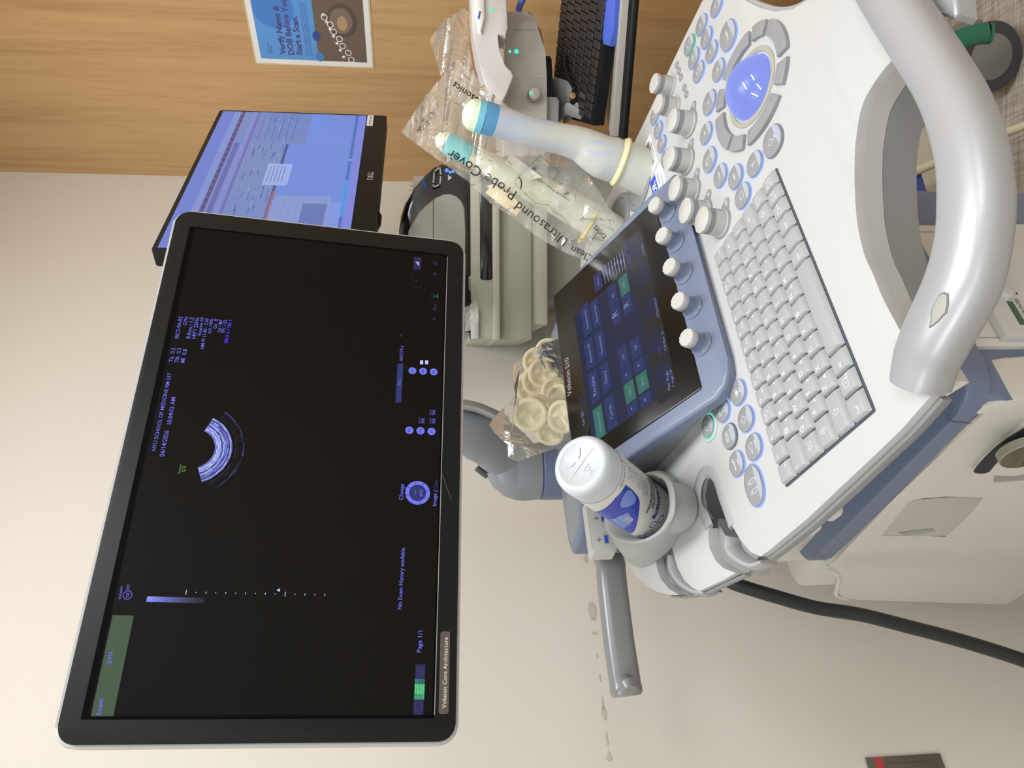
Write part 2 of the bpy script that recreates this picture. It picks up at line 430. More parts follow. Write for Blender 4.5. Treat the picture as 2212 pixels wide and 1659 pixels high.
# --- operating panel -------------------------------------------------------
left = [(2010, 856), (1950, 925), (1890, 983), (1743, 1121), (1660, 1190), (1643, 1202), (1622, 1193), (1600, 1168), (1583, 1138)]
slot1 = [(1581, 1136), (1570, 1104), (1557, 1068), (1547, 1036), (1534, 1019), (1520, 1019), (1509, 1038), (1504, 1068), (1508, 1097), (1522, 1120), (1530, 1140)]
lobe2 = [(1530, 1165), (1533, 1185), (1545, 1210), (1562, 1227), (1589, 1238), (1560, 1254), (1511, 1277), (1496, 1270), (1478, 1254), (1464, 1228), (1457, 1204)]
slot2 = [(1452, 1185), (1448, 1140), (1440, 1105), (1428, 1095), (1415, 1105), (1410, 1140), (1412, 1180)]
lobe3 = [(1415, 1205), (1420, 1232), (1428, 1252), (1445, 1272), (1467, 1285), (1448, 1285), (1421, 1279), (1394, 1263), (1372, 1242), (1356, 1217), (1346, 1193), (1341, 1175)]
out = [cl(p) for p in left + slot1 + lobe2 + slot2 + lobe3]
front_gap = [(1945, 715), (1908, 646), (1885, 590), (1867, 550), (1853, 490), (1848, 440), (1846, 380), (1847, 319), (1852, 280), (1858, 244), (1868, 214), (1883, 188), (1905, 155), (1930, 127)]
gap = [cl(p) for p in front_gap]
cenx = .148
outline = out + [Vector((0, .42)), Vector((.30, .415)), Vector((.44, .405)), Vector((.462, .39)), Vector((.470, .36)), Vector((.471, .2)), Vector((.473, 0)), Vector((.472, -.05)), Vector((.464, -.092)), Vector((.44, -.100)), Vector((.4005, -.1032)), Vector((.3664, -.1097)), Vector((.3327, -.1208)), Vector((.2976, -.1356)), Vector((.27, -.1533)), Vector((.2539, -.1714)), Vector((.2486, -.1876)), Vector((.2401, -.2048)), Vector((.2072, -.2213)), Vector((.14, -.24))]
outline += [Vector(p) for p in reversed(spline(gap, 3))] + [Vector((-.135, -.117)), Vector((-.155, -.118))]
HOLES = [tuple(C.l(px)) + (.030,) for px in ((1381, 398), (1338, 472))]
panel = MB(); panel.holed(C, [(p.x, p.y) for p in outline], HOLES, -.011, 0, WHITE, bev=.0035, seg=3)
PANEL = obj('control_panel', panel, US)
k = MB(); k.prism(C, [(-.145, -.112), (-.150, -.05), (-.13, .0), (-.13, .09), (-.05, .15), (-.05, .33), (.43, .38), (.462, .2), (.464, -.05), (.456, -.088), (.40, -.098), (.3664, -.105), (.3327, -.115), (.2976, -.130), (.265, -.152), (.248, -.175), (.238, -.20), (.205, -.217), (.14, -.234)] + [(p.x, p.y) for p in reversed(spline(gap, 3))] + [(-.130, -.113)], -.0275, -.0111, WHITE)
obj('upper_shell', k, PANEL)
for a, b_, r in HOLES:
    k = MB(); k.lathe(C.P(a, b_, 0), C.n, [(r + .008, .0002), (r + .008, .0015), (r + .006, .003), (r + .001, .003), (r - .002, .0), (r - .003, -.09)], mat('ring_grey', (128, 130, 132), .5), 40)
    obj('holder_ring', k, PANEL)
    k = MB(); k.lathe(C.P(a, b_, -.088), C.n, [(0.0001, 0), (r - .003, 0)], DGREY, 40); obj('holder_floor', k, PANEL)
# left holder slots: grey liners with silver hooks
k = MB(); slp = [cl(p) for p in slot1]
liner = spline(slp, 3)
k.tube([C.P(p.x, p.y, -.0015) for p in liner], .0072, mat('liner_grey', (164, 167, 170), .45), 8, upv=C.n, ry=.003)
k.prism(C, [(p.x, p.y) for p in spline(slp, 2)] , -.06, -.045, DGREY)
for i in range(len(liner) - 1):
    p, q = liner[i], liner[i + 1]; k.quad([C.P(p.x, p.y, 0), C.P(q.x, q.y, 0), C.P(q.x, q.y, -.05), C.P(p.x, p.y, -.05)], mat('slot_wall', (112, 116, 120), .5))
obj('cable_slot', k, PANEL)
k = MB(); a, b_ = cl((1530, 1122)); a2, b2 = cl((1551, 1176))
k.prism(C, [tuple(cl(p)) for p in ((1527, 1118), (1551, 1172), (1575, 1172), (1583, 1140), (1600, 1170), (1618, 1195), (1594, 1236), (1589, 1238), (1562, 1227), (1545, 1210), (1531, 1184), (1529, 1150))], -.034, -.012, MGREY, bev=.002)
obj('cable_slot_floor', k, PANEL)
def hook(pts, w0):
    k = MB(); P = [C.P(*cl(p), c) for p, c in pts]; P = spline(P, 5)
    n = len(P); k.tube(P, [w0 * (0.35 + .65 * math.sin(math.pi * min(1, max(0, (i + 1) / (n + 1))))) for i in range(n)], SILVER, 10, upv=C.n, ry=.010)
    return obj('cable_hook', k, PANEL)
hook([((1576, 1158), -.006), ((1573, 1180), -.006), ((1585, 1203), -.008), ((1612, 1220), -.010), ((1636, 1214), -.012)], .006)
hook([((1449, 1200), -.006), ((1452, 1228), -.006), ((1465, 1255), -.008), ((1490, 1275), -.010), ((1512, 1279), -.012)], .006)
k = MB()
k.prism(C, [tuple(cl(p)) for p in ((1408, 1175), (1456, 1180), (1460, 1225), (1478, 1255), (1500, 1276), (1475, 1287), (1440, 1272), (1424, 1245), (1410, 1215))], -.034, -.012, MGREY, bev=.002)
obj('cable_slot_floor', k, PANEL)
# silver trim under the white shell along the left edge
k = MB()
P = [C.P(*cl(p), -.012) for p in ((2013, 856), (1952, 926), (1891, 985), (1818, 1055), (1744, 1123), (1680, 1176), (1643, 1204))]
k.tube(spline(P, 4), .0030, SILV2, 8, upv=C.n, ry=.005); obj('edge_trim', k, PANEL)
P = [C.P(*cl(p), -.009) for p in ((1598, 1240), (1560, 1257), (1513, 1279), (1470, 1288), (1440, 1286))]
k = MB(); k.tube(spline(P, 4), .002, SILV2, 8, upv=C.n, ry=.004); obj('edge_trim', k, PANEL)
# darker lower skirt seen through the handle opening
k = MB(); sk = [(p.x, p.y) for p in reversed(spline(gap, 3))]
k.prism(C, [(-.05, -.06), (-.05, .30), (.42, .30), (.44, .0), (.44, -.080), (.36, -.10), (.29, -.128), (.25, -.16), (.23, -.195), (.15, -.222)] + sk, -.062, -.0280, SILV2, bev=.004, seg=2)
obj('lower_shell', k, PANEL)
# cream wedge under the panel at the front left
k = MB()
pc_ = C.up(-.05)
k.prism(pc_, [tuple(pc_.l(p)) for p in ((2094, 826), (2060, 772), (1990, 800), (1900, 950), (1850, 1040), (1822, 1082), (1822, 1094), (1900, 1008), (1985, 906), (2035, 862))], 0, .0222, CREAM, bev=.002)
obj('corner_shell', k, PANEL)
k = MB(); nt_ = [Vector((.40, -.1035)), Vector((.3664, -.1097)), Vector((.3327, -.1208)), Vector((.2976, -.1356)), Vector((.27, -.1533)), Vector((.2539, -.1714)), Vector((.246, -.19)), Vector((.238, -.206))]
k.tube([C.P(p.x + .001, p.y - .002, -.006) for p in spline(nt_, 4)], .0035, mat('liner_grey', (164, 167, 170), .45), 8, upv=C.n, ry=.006); obj('opening_liner', k, PANEL)
k = MB(); k.tube([C.P(.285, -.13, -.045), C.P(.30, -.165, -.045), C.P(.33, -.21, -.045)], .008, MGREY, 10, upv=C.n, ry=.005); obj('opening_strut', k, PANEL)
# --- handle
def hnd(ins, outs, c): 
    a = cl(ins); b_ = cl(outs); m_ = a * .46 + b_ * .54; return C.P(m_.x, m_.y, c), (a - b_) / 2
pairs = [((1943, 800), (2010, 856)), ((1929, 750), (2072, 790)), ((1957, 703), (2108, 733)), ((2009, 605), (2165, 622)), ((2034, 520), (2186, 515)), ((2037, 430), (2194, 440)), ((2029, 340), (2186, 340)), ((2000, 250), (2163, 250)), ((1961, 177), (2133, 178)), ((1902, 88), (2072, 78)), ((1850, 5), (2008, -15)), ((1800, -70), (1952, -100)), ((1755, -130), (1900, -180))]
P = []; Rr = []
cs = [-.004, 0, .003, .004, .004, .004, .004, .004, .004, .004, .004, 0, 0]
for (i_, o_), c_ in zip(pairs, cs):
    p, r = hnd(i_, o_, c_); P.append(p); Rr.append(r)
for i in range(len(P)):
    t_ = (P[min(i + 1, len(P) - 1)] - P[max(i - 1, 0)]); t_ = Vector((t_.dot(C.x), t_.dot(C.y))).normalized()
    Rr[i] = (Rr[i] - t_ * Rr[i].dot(t_)).length * .86
Rr[0] = .0195; Rr[1] *= .86; Rr[2] *= .93
P2 = spline(P, 6); R2 = [0] * len(P2)
for i in range(len(P2)):
    t = i / 6; j = min(int(t), len(Rr) - 2); u = t - j; R2[i] = Rr[j] * (1 - u) + Rr[j + 1] * u
k = MB(); k.tube(P2, R2, SILVER, 28, upv=C.n, ry=.019, power=2.3)
HANDLE = obj('front_handle', k, US, smooth=60)
from mathutils.bvhtree import BVHTree
def drape(px_pts, target, m_, k, lift=.0004):
    """thin mark lying on a curved part: photo outline dropped onto its surface"""
    org = WL[target.name] + (Vector((0, 0, 0))); me = target.data
    bt_ = BVHTree.FromPolygons([q.co + org for q in me.vertices], [tuple(p.vertices) for p in me.polygons])
    out = []
    for p in px_pts:
        d = ray(p).normalized(); h = bt_.ray_cast(CAM, d)
        if h[0] is None: return
        out.append(h[0] + (h[1] if h[1].dot(d) < 0 else -h[1]) * lift)
    c_ = Vector((sum(p[0] for p in px_pts) / len(px_pts), sum(p[1] for p in px_pts) / len(px_pts)))
    h = bt_.ray_cast(CAM, ray(c_).normalized()); cc_ = h[0] - ray(c_).normalized() * lift
    n = len(out); mid = []
    for p in px_pts:
        q = (p[0] + c_.x) / 2, (p[1] + c_.y) / 2; d = ray(q).normalized(); h = bt_.ray_cast(CAM, d); mid.append(h[0] + (h[1] if h[1].dot(d) < 0 else -h[1]) * lift)
    k.add(out + mid + [cc_], [(i, (i + 1) % n, n + (i + 1) % n, n + i) for i in range(n)] + [(n + i, n + (i + 1) % n, 2 * n) for i in range(n)], m_)
k = MB()
wa = [(2007, 709), (2011, 690), (2013, 668), (2022, 650), (2030, 636), (2040, 630), (2050, 634), (2050, 655), (2046, 675), (2036, 685), (2028, 694), (2016, 705)]
drape(wa, HANDLE, mat('worn_patch', (104, 104, 100), .45), k)
drape([(2028 + (x - 2028) * .82, 669 + (y - 669) * .88) for x, y in wa], HANDLE, mat('worn_plastic', (150, 149, 141), .4), k, .0007)
obj('worn_spot', k, HANDLE)
k = MB(); pv_ = C.up(-.010); k.prism(pv_, [tuple(pv_.l(p)) for p in ((1975, -30), (2006, 22), (2022, 27), (2058, 42), (2068, 30), (2064, -30))], -.018, 0, SILVER, bev=.005, seg=3); obj('release_lever', k, HANDLE)

# --- keyboard ---------------------------------------------------------------
k = MB(); k.box(C, -.1418, .1424, -.0630, .0604, -.004, .0008, GAP, r=.002)  # plate coloured dark to give the gap shadow round the keys
KB = obj('keyboard', k, US)
ROWB = [.0600, .0393, .0192, -.0010, -.0212, -.0413, -.0622]
U = .0202
def key(a0, a1, r, leg, sub='', icon=None):
    b1, b0 = ROWB[r], ROWB[r + 1]; g = .0006; a0 += g; a1 -= g; b0 += g; b1 -= g
    k = MB(); h = .0055; s = .0030
    bm_ = bmesh.new()
    bot = [(a0, b0), (a1, b0), (a1, b1), (a0, b1)]; top = [(a0 + s * .6, b0 + s * 1.4), (a1 - s * .6, b0 + s * 1.4), (a1 - s * .6, b1 - s * .3), (a0 + s * .6, b1 - s * .3)]
    vb = [bm_.verts.new(C.P(x, y, .0012)) for x, y in bot]; vt = [bm_.verts.new(C.P(x, y, h)) for x, y in top]
    bm_.faces.new(list(reversed(vb))); bm_.faces.new(vt)
    for i in range(4): bm_.faces.new((vb[i], vb[(i + 1) % 4], vt[(i + 1) % 4], vt[i]))
    bmesh.ops.bevel(bm_, geom=list(bm_.edges), offset=.0008, segments=2, affect='EDGES', profile=.5)
    k.bm(bm_, KEYG)
    z = h + .00012; ml, mb_ = a0 + s * .6 + .0012, b0 + s * 1.4
    if leg:
        sz = .0050 if len(leg) == 1 else (.0031 if len(leg) < 5 else .0024)
        k.text(C, leg, ml, mb_ + (.0065 if len(leg) == 1 and r not in (0,) else .0075 if r == 0 else .004), sz, z, KEYL)
    if sub: k.text(C, sub, a1 - s * .6 - .0012, mb_ + (.0025 if r else .0018), .0034 if len(sub) < 3 else .0022, z, KEYL, align='R')
    if icon:
        cx, cy = (a0 + a1) / 2, (b0 + b1) / 2 + .001
        if icon == 'up': k.line(C, [(cx - .003, cy), (cx, cy + .004), (cx + .003, cy), (cx + .0014, cy), (cx + .0014, cy - .003), (cx - .0014, cy - .003), (cx - .0014, cy)], .0004, z, KEYL, True)
        if icon == 'left': k.line(C, [(cx + .003, cy), (cx - .003, cy)], .0005, z, KEYL); k.line(C, [(cx - .001, cy + .0018), (cx - .0035, cy), (cx - .001, cy - .0018)], .0005, z, KEYL)
        if icon == 'enter': k.line(C, [(cx + .003, cy + .002), (cx + .003, cy), (cx - .003, cy)], .0005, z, KEYL); k.line(C, [(cx - .001, cy + .0018), (cx - .0035, cy), (cx - .001, cy - .0018)], .0005, z, KEYL)
        if icon == 'tab':
            for d_ in (.0016, -.0016): k.line(C, [(cx - .003, cy + d_), (cx + .003, cy + d_)], .0005, z, KEYL); k.line(C, [(cx - math.copysign(.003, d_), cy + d_ + .0014), (cx - math.copysign(.003, d_), cy + d_ - .0014)], .0005, z, KEYL)
        if icon == 'box': k.line(C, rrect(cx - .004, cx + .004, cy - .003, cy + .003, .001, 2), .0004, z, KEYL, True); k.text(C, leg or sub, cx, cy - .001, .002, z, KEYL, align='C')
        if icon == 'lock': k.line(C, rrect(cx - .0022, cx + .0022, cy - .003, cy + .003, .002, 3), .0005, z, KEYL, True); k.text(C, 'A', cx, cy - .001, .002, z, KEYL, align='C')
        if icon[:2] == 'a_':
            sx = {'l': (-1, 0), 'r': (1, 0), 'u': (0, 1), 'd': (0, -1)}[icon[2]]
            k.line(C, [(cx - sx[0] * .003 + .003, cy - sx[1] * .003), (cx + sx[0] * .003 + .003, cy + sx[1] * .003)], .0006, z, KEYL)
            k.line(C, rrect(cx - .0065, cx - .0005, cy - .0025, cy + .0025, .0008, 2), .0004, z, KEYL, True)
    obj('key', k, KB, smooth=35)
def rowkeys(r, edges, legs):
    for (e0, e1), lg in zip(zip(edges[:-1], edges[1:]), legs): key(e0, e1, r, *lg)
L0 = -.1410; R0 = .1420
e = [L0 + (R0 - L0) * i / 14 for i in range(15)]
rowkeys(0, e, [('', 'Esc'), ('~',), ('F1', 'Help'), ('F2', '', 'up'), ('F3', 'Eject'), ('F4', 'Spooler'), ('F5', 'Macro'), ('F6', 'Macro'), ('F7', 'Macro'), ('F8', ''), ('F9', ''), ('F10', 'Sheet'), ('_', '-'), ('', 'PrtSc')])
e = [L0] + [-.1075 + .0201 * i for i in range(12)] + [R0]
rowkeys(1, e, [('!', '1'), ('@', '2'), ('#', '3'), ('$', '4'), ('%', '5'), ('^', '6'), ('&', '7'), ('*', '8'), ('(', '9'), (')', '0'), ('_', '-'), ('+', '='), ('', '', 'left')])
e = [L0] + [-.1173 + .0201 * i for i in range(13)] + [R0]
rowkeys(2, e, [('', '', 'tab')] + [(c_, s_) for c_, s_ in zip('QWERTYUIOP', ['Ä', 'Å', 'È', '', 'Þ', 'ü', 'ù', 'í', 'ø', 'ö'])] + [('[', '-'), (']', '|'), ('|', '')])
e = [L0] + [-.1132 + .0201 * i for i in range(12)] + [R0]
rowkeys(3, e, [('', '', 'lock')] + [(c_, s_) for c_, s_ in zip('ASDFGHJKL', ['Á', 'ß', 'Ð', '', '', '', '', '', 'ø'])] + [(':', ';'), ('"', "'"), ('', '', 'enter')])
e = [L0] + [-.1024 + .0201 * i for i in range(11)] + [.1212, R0]
rowkeys(4, e, [('', '', 'up')] + [(c_, s_) for c_, s_ in zip('ZXCVBNM<>?', ['Æ', '', '¢', '', '', 'Ñ', '', 'ç', '.', '/'])] + [('', '', 'up'), ('', '', 'a_d')])
e = [L0, -.1180, -.0970, -.0758, .0236, .0440, .0648, .0850, .1045, .1232, R0]
rowkeys(5, e, [('Ctrl',), ('', 'Fn', 'box'), ('Alt',), ('',), ('AltGr',), ('',), ('Del',), ('', '', 'a_l'), ('', '', 'a_d'), ('', '', 'a_u')])

# --- buttons ----------------------------------------------------------------
def button(a, b_, rx, ry, glowm, txt='', icon=None, tsz=.0034, flat=False):
    k = MB(); n = 28
    def ell(s, r=1.0): return [(a + (rx * r) * math.copysign(abs(math.cos(t)) ** .9, math.cos(t)), b_ + (ry * r) * math.copysign(abs(math.sin(t)) ** .9, math.sin(t))) for t in [2 * math.pi * i / s for i in range(s)]]
    k.prism(C, ell(n, 1.06), .0001, .0016, glowm)
    k.prism(C, ell(n), .0016, .0030, BTN, bev=.0006, seg=2)
    z = .00315
    seg = [(x, y) for x, y in ell(n, .96) if y < b_ - ry * .42]
    seg.sort(key=lambda q: q[0]); k.quad([C.P(x, y, z) for x, y in seg], BTNL)
    if txt: k.text(C, txt, a, b_ - tsz * .4 if not icon else b_ - ry * .45, tsz, z + .0001, KEYL, align='C')
    q = .0004
    if icon == 'box': k.line(C, [(a - .004, b_ - .003), (a + .004, b_ - .003), (a + .004, b_ + .003), (a - .004, b_ + .003)], q, z, KEYL, True)
    if icon in ('quad', 'dual'):
        k.line(C, [(a - .004, b_ - .003), (a + .004, b_ - .003), (a + .004, b_ + .003), (a - .004, b_ + .003)], q, z, KEYL, True); k.line(C, [(a, b_ - .003), (a, b_ + .003)], q, z, KEYL)
        if icon == 'quad': k.line(C, [(a - .004, b_), (a + .004, b_)], q, z, KEYL)
    if icon == 'power':
        k.line(C, [(a + .005 * math.cos(math.radians(t)), b_ + .005 * math.sin(math.radians(t))) for t in range(125, 416, 20)], .0006, z, KEYL); k.line(C, [(a, b_ + .001), (a, b_ + .0065)], .0006, z, KEYL)
    if icon == 'arrow': k.line(C, [(a, b_ + .004), (a, b_ - .004)], .0006, z, KEYL); k.line(C, [(a - .002, b_ + .0015), (a, b_ + .004), (a + .002, b_ + .0015)], .0006, z, KEYL)
    if icon == 'diamond': k.line(C, [(a - .004, b_ + .002), (a, b_ + .006), (a + .004, b_ + .002), (a, b_ - .002)], q, z, KEYL, True)
    if icon == 'doc': k.line(C, [(a - .003, b_ - .001), (a + .003, b_ - .001), (a + .003, b_ + .005), (a - .003, b_ + .005)], q, z, KEYL, True); k.line(C, [(a - .0045, b_ + .001), (a - .0045, b_ + .0065), (a + .001, b_ + .0065)], q, z, KEYL)
    if icon == 'play':
        k.line(C, [(a - .005, b_), (a - .0005, b_), (a - .0005, b_ + .0045), (a - .005, b_ + .0045)], q, z, KEYL, True); k.line(C, [(a + .001, b_), (a + .0055, b_), (a + .0055, b_ + .0045), (a + .001, b_ + .0045)], q, z, KEYL, True)
        k.disc(C, a + .0033, b_ + .0022, .0009, z, KEYL, 10); k.quad([C.P(a - .004, b_ + .001, z), C.P(a - .0015, b_ + .0022, z), C.P(a - .004, b_ + .0035, z)], KEYL)
    if icon == 'wrench': k.line(C, [(a - .006, b_ + .002), (a + .002, b_ + .002), (a + .004, b_ + .0045), (a + .006, b_ + .003)], .001, z, KEYL)
    if icon == 'probe': k.line(C, [(a - .006, b_ + .0025), (a - .001, b_ + .004), (a + .004, b_ + .0055), (a + .006, b_ + .0025), (a + .004, b_ - .0005), (a - .001, b_ + .001)], q, z, KEYL, True)
    if icon == 'bug':
        for t in range(0, 360, 45): k.line(C, [(a, b_ + .001), (a + .005 * math.cos(math.radians(t)), b_ + .001 + .004 * math.sin(math.radians(t)))], q, z, KEYL)
        k.disc(C, a, b_ + .001, .0022, z, KEYL, 12)
    if icon == 'people':
        for d_ in (-.006, .004):
            k.line(C, [(a + d_ + .0015 * math.cos(t), b_ + .005 + .0015 * math.sin(t)) for t in [i * .7 for i in range(9)]], q, z, KEYL, True)
            k.line(C, [(a + d_ - .002, b_ + .003), (a + d_ + .002, b_ + .003), (a + d_ + .002, b_ - .002), (a + d_ + .001, b_ - .006), (a + d_ - .001, b_ - .006), (a + d_ - .002, b_ - .002)], q, z, KEYL, True)
    return obj('button', k, PANEL)
W_ = .0136; H_ = .0128
for a, b_, t in ((.4255, -.0712, 'P1'), (.4396, -.0394, 'P4'), (.4105, -.0396, 'P3'), (.3813, -.0393, 'P2')): button(a, b_, W_ * .92, H_, LEDB, t)
button(.4455, -.0092, W_ * .92, H_, LEDG, '', 'box'); button(.4166, -.0088, W_ * .92, H_, LEDB, '', 'quad'); button(.3875, -.0088, W_ * .92, H_, LEDB, '', 'dual')
button(.3439, -.0391, W_ * .95, H_, LEDB, 'Set'); button(.3631, -.0706, .0195, .0155, LEDB, 'Freeze', tsz=.0042)
button(.3252, -.0087, .0142, .0142, LEDB, '4D'); button(.2961, -.0090, W_, H_, LEDB, '3D') if False else button(.2961, .0126, W_ * .95, H_, LEDB, '3D')
for a, b_, t in ((.445, .0966, 'X1'), (.4156, .0967, 'X2'), (.3867, .0974, 'X3'), (.358, .0982, '')): button(a, b_, .0118, .0115, LEDB, t, 'dual' if not t else None)
button(.2582, .0211, .0150, .0138, LEDB, 'Calc', 'doc', .003); button(.2207, .0127, W_, H_, LEDB, 'Clear'); button(.1933, -.0085, W_, H_, LEDB, 'ABC')
button(.1759, -.0397, W_, H_, LEDB, '', 'arrow'); button(.1712, -.0716, .0165, .0148, mat('button_grey_edge', (120, 126, 136), .4), 'Exit', 'diamond', .0028); button(.1625, -.0089, W_, H_ * 1.05, LEDB, '', 'box')
button(-.0216, .0863, .0128, H_, LEDB, 'End', 'bug', .0026); button(-.0217, .1182, .0128, H_ * .95, LEDB, 'Report', 'doc', .0024); button(-.0530, .0862, .0128, H_, LEDB, 'Archive', 'diamond', .0024)
button(-.0529, .1188, .0128, H_ * .95, mat('button_dark_edge', (96, 108, 118), .4), 'DVD/VCR', 'play', .0022); button(-.0846, .0864, .0128, H_, LEDB, 'Probe', 'probe', .0026); button(-.0846, .1186, .0128, H_ * .95, LEDB, 'Util.', 'wrench', .0026)
button(-.1175, .1015, .0205, .0138, LEDB, '', 'people')
k = MB(); k.lathe(C.P(-.021, .1504, 0), C.n, [(.0175, 0), (.0172, .0015), (.0150, .0022), (.0135, .0005)], WHITE, 32); obj('button_collar', k, PANEL)
button(-.021, .1504, .0125, .0125, LEDC, '', 'power')
for a, b_ in ((.4552, .0248), (.4418, .0247), (.4283, .0251), (.4055, .0250), (.3917, .0252)):
    k = MB(); k.prism(C, rrect(a - .0052, a + .0052, b_ - .0042, b_ + .0042, .004), .0001, .0012, BTN, bev=.0004); k.text(C, '+', a, b_ - .0012, .003, .00125, KEYL, align='C'); obj('small_button', k, PANEL)
# --- trackball and its ring of keys
TC = (.2618, -.0715)
def seg(t0, t1):
    k = MB(); n = max(4, int((t1 - t0) / 5)); r0, r1 = .0502, .0662
    pts = [(TC[0] + r1 * math.cos(math.radians(t0 + (t1 - t0) * i / n)), TC[1] + r1 * math.sin(math.radians(t0 + (t1 - t0) * i / n))) for i in range(n + 1)]
    pts += [(TC[0] + r0 * math.cos(math.radians(t1 - (t1 - t0) * i / n)), TC[1] + r0 * math.sin(math.radians(t1 - (t1 - t0) * i / n))) for i in range(n + 1)]
    k.prism(C, pts, -.001, .0045, BTN, bev=.0011, seg=3); obj('trackball_key', k, PANEL)
for t0, t1 in ((-54, -32), (-112, -62), (-144, -121), (153, 207), (119, 144), (66, 114), (36, 58), (-25, 27)): seg(t0, t1)
k = MB(); k.lathe(C.P(TC[0], TC[1], 0), C.n, [(.0420, -.002), (.0415, .0012), (.0400, .0018), (.0362, .0014), (.0350, -.001), (.0345, -.003)], mat('ring_beige', (164, 162, 150), .35), 48); RING = obj('trackball_ring', k, PANEL)
k = MB(); k.lathe(C.P(TC[0], TC[1], 0), C.n, [(.0345, -.0012), (.0001, -.0012)], glow('ball_gap', (170, 186, 250), 1.0), 32)
obj('ring_light', k, RING)
k = MB(); rb = .0355; cc = -.0100
k.lathe(C.P(TC[0], TC[1], cc), C.n, [(max(.0001, rb * math.cos(math.radians(t))), rb * math.sin(math.radians(t))) for t in range(10, 91, 5)], glow('ball_blue', (136, 154, 242), .95), 40)
BP = C.up(cc)
def onball(x, y): 
    d = math.sqrt(max(0, (rb + .0002) ** 2 - x * x - y * y)); return C.P(TC[0] + x, TC[1] + y, cc + d)
cball = C.P(TC[0], TC[1], cc)
def hitball(p):
    d = ray(p).normalized(); oc = CAM - cball; b1 = oc.dot(d); q_ = b1 * b1 - oc.length_squared + (rb + .0002) ** 2
    return CAM + d * (-b1 - math.sqrt(max(0, q_)))
for p0, p1 in (((1005, 595), (1030, 638)), ((937, 657), (970, 712)), ((1050, 668), (1085, 712)), ((1005, 740), (1062, 768))):
    k.tube([hitball(z2(p0[0] + (p1[0] - p0[0]) * t, p0[1] + (p1[1] - p0[1]) * t)) for t in (0, .5, 1)], .0006, mat('glint_white', (230, 232, 236), .4, emit=.5), 6)  # white strokes painted on the ball as its highlights
obj('trackball', k, PANEL)
# --- rotary knobs on the panel
KNB = mat('knob_white', (186, 186, 183), .4); KNM = mat('knob_band', (138, 140, 142), .4)
def knob(pl, a, b_, r, h, parent, lab=None, small=False, c0=0.0, lang=0):
    k = MB(); ax = pl.n; O = pl.P(a, b_, c0)
    if not small:
        if lab is not None:
            d = Vector((math.cos(lang), math.sin(lang)))
            ls = [(a + .0175 * math.cos(t), b_ + .0175 * math.sin(t)) for t in [lang + .42 + (2 * math.pi - .84) * i / 20 for i in range(21)]]
            tip = (a + d.x * .0225, b_ + d.y * .0225)
            ls += [(tip[0] + .0058 * math.cos(lang + q), tip[1] + .0058 * math.sin(lang + q)) for q in (-1.4, -.7, 0, .7, 1.4)]
            k.prism(pl, ls, .0001, .0009, BTN)
            if lab: k.text(pl, lab, tip[0], tip[1] - .0015, .0034, .00095, KEYL, align='C')
        k.lathe(O, ax, [(r + .0012, 0), (r + .0012, .0022), (r, .0026), (r, h * .58)], KNB, 32)
        k.lathe(O, ax, [(r - .0002, h * .58), (r - .0002, h * .82)], KNM, 32)
        fl = MB()
        n = 48; vs = []; prof = [(1.0, h * .82), (1.0, h * .97), (.93, h)]
        for rr, hh in prof:
            for i in range(n):
                t = 2 * math.pi * i / n; q = r * rr * (1 + .02 * math.cos(10 * t)); vs.append(O + ax * hh + pl.x * (q * math.cos(t)) + pl.y * (q * math.sin(t)))
        fs = [(j * n + i, j * n + (i + 1) % n, (j + 1) * n + (i + 1) % n, (j + 1) * n + i) for j in range(2) for i in range(n)] + [tuple(2 * n + i for i in range(n))]
        k.add(vs, fs, KNB)
        for dt in (-1.2, 1.9): 
            d = pl.x * math.cos(dt) + pl.y * math.sin(dt)
            k.tube([O + d * (r - .0002) + ax * (h * .15), O + d * (r - .0002) + ax * (h * .6)], .0007, KNM, 6)
    else:
        k.lathe(O, ax, [(r * 1.42, 0), (r * 1.40, .0015), (r * 1.15, .003), (r * 1.0, .006), (r * .97, .011), (r * .97, h * .66)], FRAME, 32)
        n = 48; vs = []; prof = [(.99, h * .64), (1.02, h * .66), (1.02, h * .96), (.95, h)]
        for rr, hh in prof:
            for i in range(n):
                t = 2 * math.pi * i / n; q = r * rr * (1 + .035 * math.cos(12 * t)); vs.append(O + ax * hh + pl.x * (q * math.cos(t)) + pl.y * (q * math.sin(t)))
        fs = [(j * n + i, j * n + (i + 1) % n, (j + 1) * n + (i + 1) % n, (j + 1) * n + i) for j in range(3) for i in range(n)] + [tuple(3 * n + i for i in range(n))]
        k.add(vs, fs, KNB)
    return obj('rotary_knob', k, parent)
for a, b_, r, lab in ((.4415, .0483, .0125, None), (.4016, .0521, .0125, None), (.345, .0357, .0145, 'C3'), (.304, .0604, .0145, 'C'), (.2558, .0664, .0145, 'CF'), (.2088, .0585, .0145, 'M'), (.1684, .0354, .0145, 'PW')):
    knob(C, a, b_, r, .026, PANEL, lab, lang=-.85)
